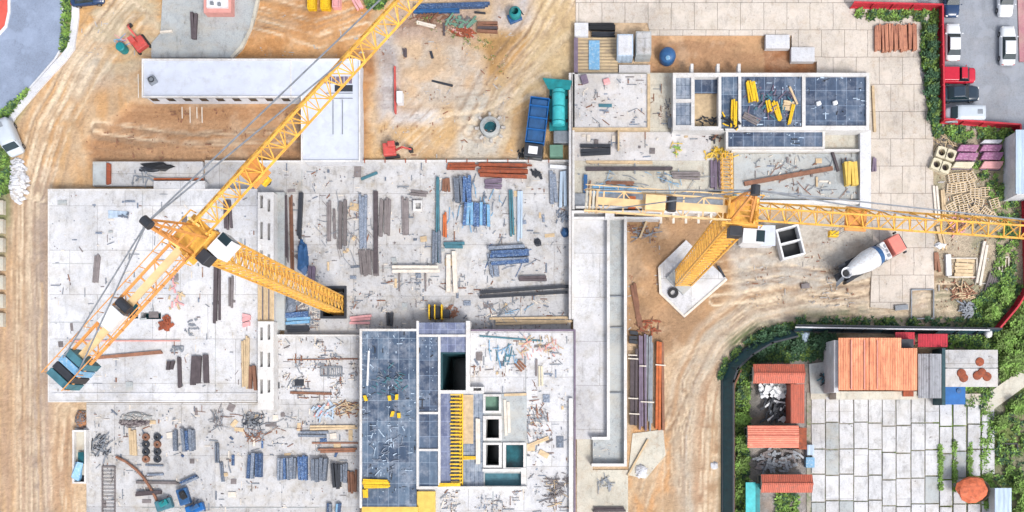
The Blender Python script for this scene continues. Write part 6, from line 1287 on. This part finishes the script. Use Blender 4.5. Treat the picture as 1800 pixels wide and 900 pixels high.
def flat_bits(label, areas, n, mts):
    for i in range(n):
        x0, y0, x1, y1, z = areas[i % len(areas)]; x = x0 + rnd() * (x1 - x0); y = y0 + rnd() * (y1 - y0)
        w_ = .25 + rnd() ** 2 * 1.1; h_ = .2 + rnd() ** 2 * .9; a_ = random.choice((0, PI / 2, rnd() * PI, .1)); mt = random.choice(mts); lab, nm = {'timber_tan': ('tan plywood offcut', 'plywood_offcut'), 'timber_grey': ('grey plywood offcut', 'plywood_offcut'), 'form_blue': ('blue panel offcut', 'panel_offcut'), 'concrete_grey': ('grey board offcut', 'plywood_offcut'), 'timber_pale': ('cream board offcut', 'plywood_offcut'), 'form_grey': ('slate panel offcut', 'panel_offcut')}[mt]
        solo(MB().obox(P(x, y, z), w_, h_, z, z + .05 + rnd() * .12, a_), nm, mt, lab + ' lying flat on the ' + label, 'offcut', lab + 's on the ' + label)
flat_bits('middle floor', [(510, 300, 640, 490, .2), (690, 420, 830, 560, .2), (840, 310, 990, 560, .2)], 40, ['timber_tan', 'timber_grey', 'form_grey', 'concrete_grey'])
flat_bits('lower floor', [(170, 716, 430, 890, .2), (380, 716, 625, 800, .2)], 34, ['timber_tan', 'timber_pale', 'form_blue', 'timber_grey'])
flat_bits('pale platform', [(100, 345, 440, 680, 1.6)], 16, ['timber_grey', 'concrete_grey', 'form_grey'])
flat_bits('east slab of the formwork block', [(835, 590, 995, 680, 2.3), (930, 690, 995, 890, 2.3)], 16, ['timber_tan', 'timber_grey', 'form_grey'])
flat_bits('raised block', [(1015, 235, 1240, 280, .95), (1300, 272, 1480, 345, .95)], 16, ['timber_tan', 'timber_grey', 'timber_pale'])

# ------------------------------------------------------------------ vegetation
def inside(p, poly_):
    x, y = p; c = False
    for i in range(len(poly_)):
        x0, y0 = poly_[i]; x1, y1 = poly_[i - 1]
        if (y0 > y) != (y1 > y) and x < (x1 - x0) * (y - y0) / (y1 - y0) + x0: c = not c
    return c
def sample(pl):
    xs_ = [p[0] for p in pl]; ys_ = [p[1] for p in pl]
    while 1:
        p = (min(xs_) + rnd() * (max(xs_) - min(xs_)), min(ys_) + rnd() * (max(ys_) - min(ys_)))
        if inside(p, pl): return p
def leaf(mb, c, s):
    a = rnd() * 6.283; t = rnd() * 1.2 - .2; d = Vector((math.cos(a), math.sin(a), t)).normalized(); n = d.cross(Vector((rnd() - .5, rnd() - .5, 1))).normalized()
    mb.add([c, c + d * s * .5 + n * s * .28, c + d * s, c + d * s * .5 - n * s * .28], [(0, 1, 2, 3)])
def grass(label, pl, n, s=(.2, .5), mts=('leaf', 'leaf_dark', 'leaf_bright'), z=0, hgt=.3, thr=.45):
    mbs = [MB() for _ in mts]; k = 0; tries = 0
    while k < n and tries < n * 5:
        tries += 1
        x, y = sample(pl); v = noise.noise(Vector((x / 14, y / 14, 3))) + .5
        if v < (thr + .02) * (.6 + .8 * rnd()): continue
        c = P(x, y, z); c.z = z + rnd() * hgt * v * 1.6; w_ = noise.noise(Vector((x / 9, y / 9, 8)))
        i = 1 if w_ < -.12 else (2 if (w_ > .15 and len(mts) > 2) else 0)
        if rnd() < .25: i = int(rnd() * len(mts))
        for _ in range(3): leaf(mbs[i], c + Vector(((rnd() - .5) * .25, (rnd() - .5) * .25, 0)), s[0] + rnd() * (s[1] - s[0]))
        k += 1
    for m_, mt in zip(mbs, mts):
        if m_.v: o = m_.build('grass', mt); o['kind'] = 'stuff'; o['label'] = label; o['category'] = 'grass'
G3 = ('leaf', 'leaf_dark', 'leaf_bright')
grass('green weeds filling the strip between the site road and the red fence', [(1622, 30), (1646, 24), (1648, 225), (1642, 235), (1628, 150), (1620, 90)], 2600, thr=.3)
grass('green weeds below the top run of the red fence', [(1500, 22), (1645, 20), (1645, 42), (1610, 38), (1545, 36), (1510, 34)], 700, thr=.4)
grass('weeds along the inside of the red fence above the tarped stacks', [(1640, 222), (1782, 228), (1782, 250), (1725, 244), (1690, 252), (1640, 238)], 1100, thr=.4)
grass('patchy grass among the pallets in the plank yard', [(1700, 296), (1782, 250), (1790, 420), (1775, 520), (1740, 560), (1715, 545), (1745, 480), (1755, 400), (1730, 320)], 1900, (.15, .35), thr=.5)
grass('grass at the south east of the plank yard', [(1712, 530), (1780, 470), (1796, 505), (1745, 572), (1715, 568)], 1500, thr=.25)
grass('bright grass in the lower right corner beyond the red fence', [(1750, 585), (1800, 520), (1820, 560), (1820, 640), (1760, 670), (1752, 610)], 2600, thr=.2, mts=('leaf', 'leaf', 'leaf_bright'))
grass('grass below the diagonal path', [(1742, 730), (1815, 680), (1820, 920), (1745, 920)], 1300, thr=.58)
grass('green strip between the teal hoarding and the western houses', [(1292, 660), (1318, 628), (1325, 640), (1314, 700), (1314, 910), (1289, 910)], 3000, thr=.25)
grass('dark green scrub in the curve of the hoarding', [(1296, 640), (1330, 606), (1400, 586), (1470, 592), (1466, 628), (1420, 632), (1330, 636)], 2200, mts=('leaf_dark', 'leaf_dark', 'leaf'), thr=.3)
grass('dark weeds outside the curved hoarding', [(1262, 668), (1275, 630), (1330, 585), (1390, 568), (1400, 576), (1345, 590), (1300, 615), (1272, 660)], 900, mts=('leaf_dark', 'leaf_dark', 'leaf'), thr=.3)
grass('dark weeds behind the long dark hoarding', [(1400, 590), (1470, 590), (1470, 600), (1400, 600)], 200, mts=('leaf_dark', 'leaf'))
grass('weeds behind the hoarding left of the white bag', [(1668, 590), (1745, 590), (1745, 612), (1668, 612)], 700, mts=('leaf_dark', 'leaf', 'leaf_bright'), thr=.2)
grass('weeds in front of the long dark hoarding', [(1400, 560), (1745, 560), (1745, 580), (1400, 578)], 900, mts=('leaf_dark', 'leaf'), thr=.55)
for x in (1650, 1675, 1702): grass('grass growing in a joint of the slab yard', [(x, 775 if x < 1700 else 790), (x + 4, 775), (x + 5, 860), (x, 862)], 260, (.15, .35), thr=.3, mts=('leaf_bright', 'leaf', 'leaf_bright'), z=.12)
grass('grass strip along the east side of the slab yard', [(1722, 720), (1742, 725), (1744, 895), (1728, 895), (1722, 800)], 1100, (.15, .35), thr=.2, mts=('leaf_bright', 'leaf', 'leaf_bright'))
grass('moss between the small beds below the blue tank', [(1695, 680), (1742, 680), (1742, 716), (1695, 716)], 300, thr=.4)
grass('grass verge beside the blue-grey road', [(113, -10), (125, -10), (123, 70), (112, 92), (108, 90), (112, 60)], 700, thr=.15)
grass('grass verge along the lower road kerb', [(0, 204), (48, 162), (56, 156), (24, 195), (6, 222), (0, 232)], 800, thr=.15)
grass('grass at the left edge beside the pale van', [(-4, 264), (14, 268), (20, 300), (14, 345), (-4, 345)], 700, thr=.3)
grass('small grass tuft at the top edge by the jib tip', [(640, -10), (690, -10), (668, 16), (648, 12)], 600, thr=.1)
grass('tiny garden bed below the lowest red house', [(1365, 868), (1400, 868), (1402, 905), (1365, 905)], 400, thr=.2)
grass('thin weeds on the ochre ground of the north yard', [(700, 30), (760, 30), (900, 90), (880, 130), (840, 90)], 140, (.1, .25), mts=('leaf', 'timber_tan'), thr=.5)
def shrub(x, y, r, label, group=None, mts=('leaf', 'leaf_bright'), n=170, z=0, h=None):
    h = h or r * 1.3; T = thing('shrub', label, 'shrub', P(x, y, z), group); c = P(x, y, z); seed = rnd() * 50
    MB().cyl(c, c + Vector((0, 0, h * .6)), .09, .04, 6).build('stem', 'bark', T)
    mbs = [MB(), MB()]
    for i in range(n):
        d = Vector((rnd() - .5, rnd() - .5, rnd() - .3)).normalized(); rr = (rnd() ** .45) * (1 + .5 * noise.noise(d * 1.6 + Vector((seed, 0, 0))))
        p = c + Vector((d.x * r * rr, d.y * r * rr, h * .5 + d.z * h * .5 * rr)); b_ = mbs[0 if noise.noise(p * 1.1) < .05 else 1]
        for _ in range(3): leaf(b_, p + Vector(((rnd() - .5) * .2, (rnd() - .5) * .2, (rnd() - .5) * .1)), .2 + rnd() * .22)
    for m_, mt in zip(mbs, mts):
        if m_.v: m_.build('foliage', mt, T)
for i, (x, y, r) in enumerate([(1632, 60, .9), (1636, 85, .8), (1630, 108, .9), (1637, 135, .8), (1634, 160, .9), (1640, 185, .8), (1638, 206, .8)]): shrub(x, y, r, ['northernmost','second northernmost','third northernmost','middle','third southernmost','second southernmost','southernmost'][i] + ' leafy shrub in the weed strip by the red car park fence', 'shrubs along the red fence', ('leaf_dark', 'leaf'))
for i, (x, y, r) in enumerate([(1304, 650, 1.1), (1302, 690, .9), (1300, 735, 1.0), (1302, 775, .9), (1301, 815, 1.0), (1300, 862, 1.1)]): shrub(x, y, r, ['topmost','second','third','fourth','fifth','lowest'][i] + ' shrub from the top in the strip inside the teal hoarding', 'shrubs inside the teal hoarding', ('leaf', 'leaf_bright') if y > 700 else ('leaf_dark', 'leaf'))
for i, (x, y, r) in enumerate([(1330, 618, 1.1), (1345, 600, 1.2), (1372, 592, 1.1), (1400, 610, 1.0), (1436, 606, 1.1), (1452, 596, .9)]): shrub(x, y, r, ['leftmost', 'second from left', 'third from left', 'fourth from left', 'fifth from left', 'rightmost'][i] + ', dark green shrub in the curve of the hoarding', 'dark shrubs in the hoarding curve', ('leaf_dark', 'leaf_dark'))
for i, (x, y, r) in enumerate([(1758, 600, 1.4), (1782, 575, 1.5), (1772, 630, 1.5), (1795, 610, 1.4)]): shrub(x, y, r, ['leftmost', 'uppermost', 'lowest', 'rightmost'][i] + ' bright green bush in the corner outside the red fence', 'bright bushes at the right edge', ('leaf', 'leaf_bright'), 330)
for i, (x, y, r) in enumerate([(1786, 715, 1.2), (1790, 850, 1.3), (1795, 888, 1.2), (1756, 742, .9)]): shrub(x, y, r, ['uppermost', 'second lowest', 'lowest', 'leftmost'][i] + ' green bush in the rough ground below the diagonal path', 'bushes below the diagonal path', ('leaf', 'leaf_bright'), 240)
for i, (x, y, r) in enumerate([(1740, 548, 1.0), (1762, 520, 1.0)]): shrub(x, y, r, ['lower left', 'upper right'][i] + ' green bush at the south east of the plank yard', 'bushes in the plank yard corner', ('leaf', 'leaf_bright'), 260)
# ------------------------------------------------------------------ loose debris nobody could count
def debris(label, areas, n, mt, s=(.06, .25), z=0.2):
    mb = MB()
    for i in range(n):
        x0, y0, x1, y1, zz = random.choice(areas); x = x0 + rnd() * (x1 - x0); y = y0 + rnd() * (y1 - y0)
        if noise.noise(Vector((x / 30, y / 30, 5))) < -.15 + .3 * rnd(): continue
        l = s[0] + rnd() ** 4 * (s[1] - s[0]) * 3; wd = s[0] * (.5 + rnd() * 1.3); mb.obox(P(x, y, zz), l, wd, zz, zz + .04 + rnd() * .08, random.choice((0, PI / 2, rnd() * PI)))
    o = mb.build('debris', mt); o['kind'] = 'stuff'; o['label'] = label; o['category'] = 'debris'
MID = [(502, 288, 998, 500, .2), (615, 490, 998, 580, .2), (502, 480, 560, 580, .2)]
LOW = [(160, 715, 630, 900, .2), (488, 595, 628, 700, .5)]
PLT = [(92, 340, 450, 690, 1.6)]
EAST = [(828, 585, 1000, 690, 2.3), (926, 690, 1000, 900, 2.3), (770, 862, 922, 900, 2.3)]
RB = [(1012, 232, 1285, 360, .96), (1292, 270, 1508, 348, .94), (1012, 134, 1136, 222, 1.5), (1145, 152, 1182, 222, .96)]
COR = [(1012, 390, 1064, 766, .5), (1075, 390, 1095, 770, .7), (1043, 776, 1095, 812, .6)]
for nm, A, k in (('middle floor', MID, 1.3), ('lower floor', LOW, .8), ('pale platform', PLT, .22), ('east slab', EAST, .4), ('raised block', RB, .36), ('corridor floor', COR, .12)):
    debris('dark offcuts scattered over the ' + nm, A, int(380 * k), 'timber_grey', (.07, .4)); debris('grey scraps scattered over the ' + nm, A, int(650 * k), 'steel_grey', (.08, .5))
    debris('pale chips scattered over the ' + nm, A, int(800 * k), 'timber_pale', (.07, .35)); debris('blue-grey scraps scattered over the ' + nm, A, int(260 * k), 'form_grey', (.1, .45)); debris('brown splinters scattered over the ' + nm, A, int(380 * k), 'timber_brown', (.07, .45))
DK = [(637, 583, 731, 888, 3.05)] * 5 + [(737, 593, 769, 722, 3.05), (1304, 136, 1408, 222, 2.5), (1304, 136, 1408, 222, 2.5), (1417, 136, 1521, 220, 2.4), (1282, 233, 1444, 257, 2.1)]
debris('pale scraps on the blue decks', DK, 420, 'light_roof', (.07, .35)); debris('slate scraps on the blue decks', DK, 300, 'steel_dark', (.08, .4))
NY_ = [(665, 30, 900, 275, 0), (1290, 400, 1500, 540, 0), (1640, 300, 1760, 540, 0), (1105, 400, 1160, 580, 0)]
debris('stones and scraps on the bare earth', NY_ + [(140, 20, 640, 100, 0)], 1500, 'rubble', (.08, .35), 0); debris('brown clods on the bare earth', NY_ + [(100, 190, 530, 280, -.2)], 900, 'timber_brown', (.08, .3), 0)
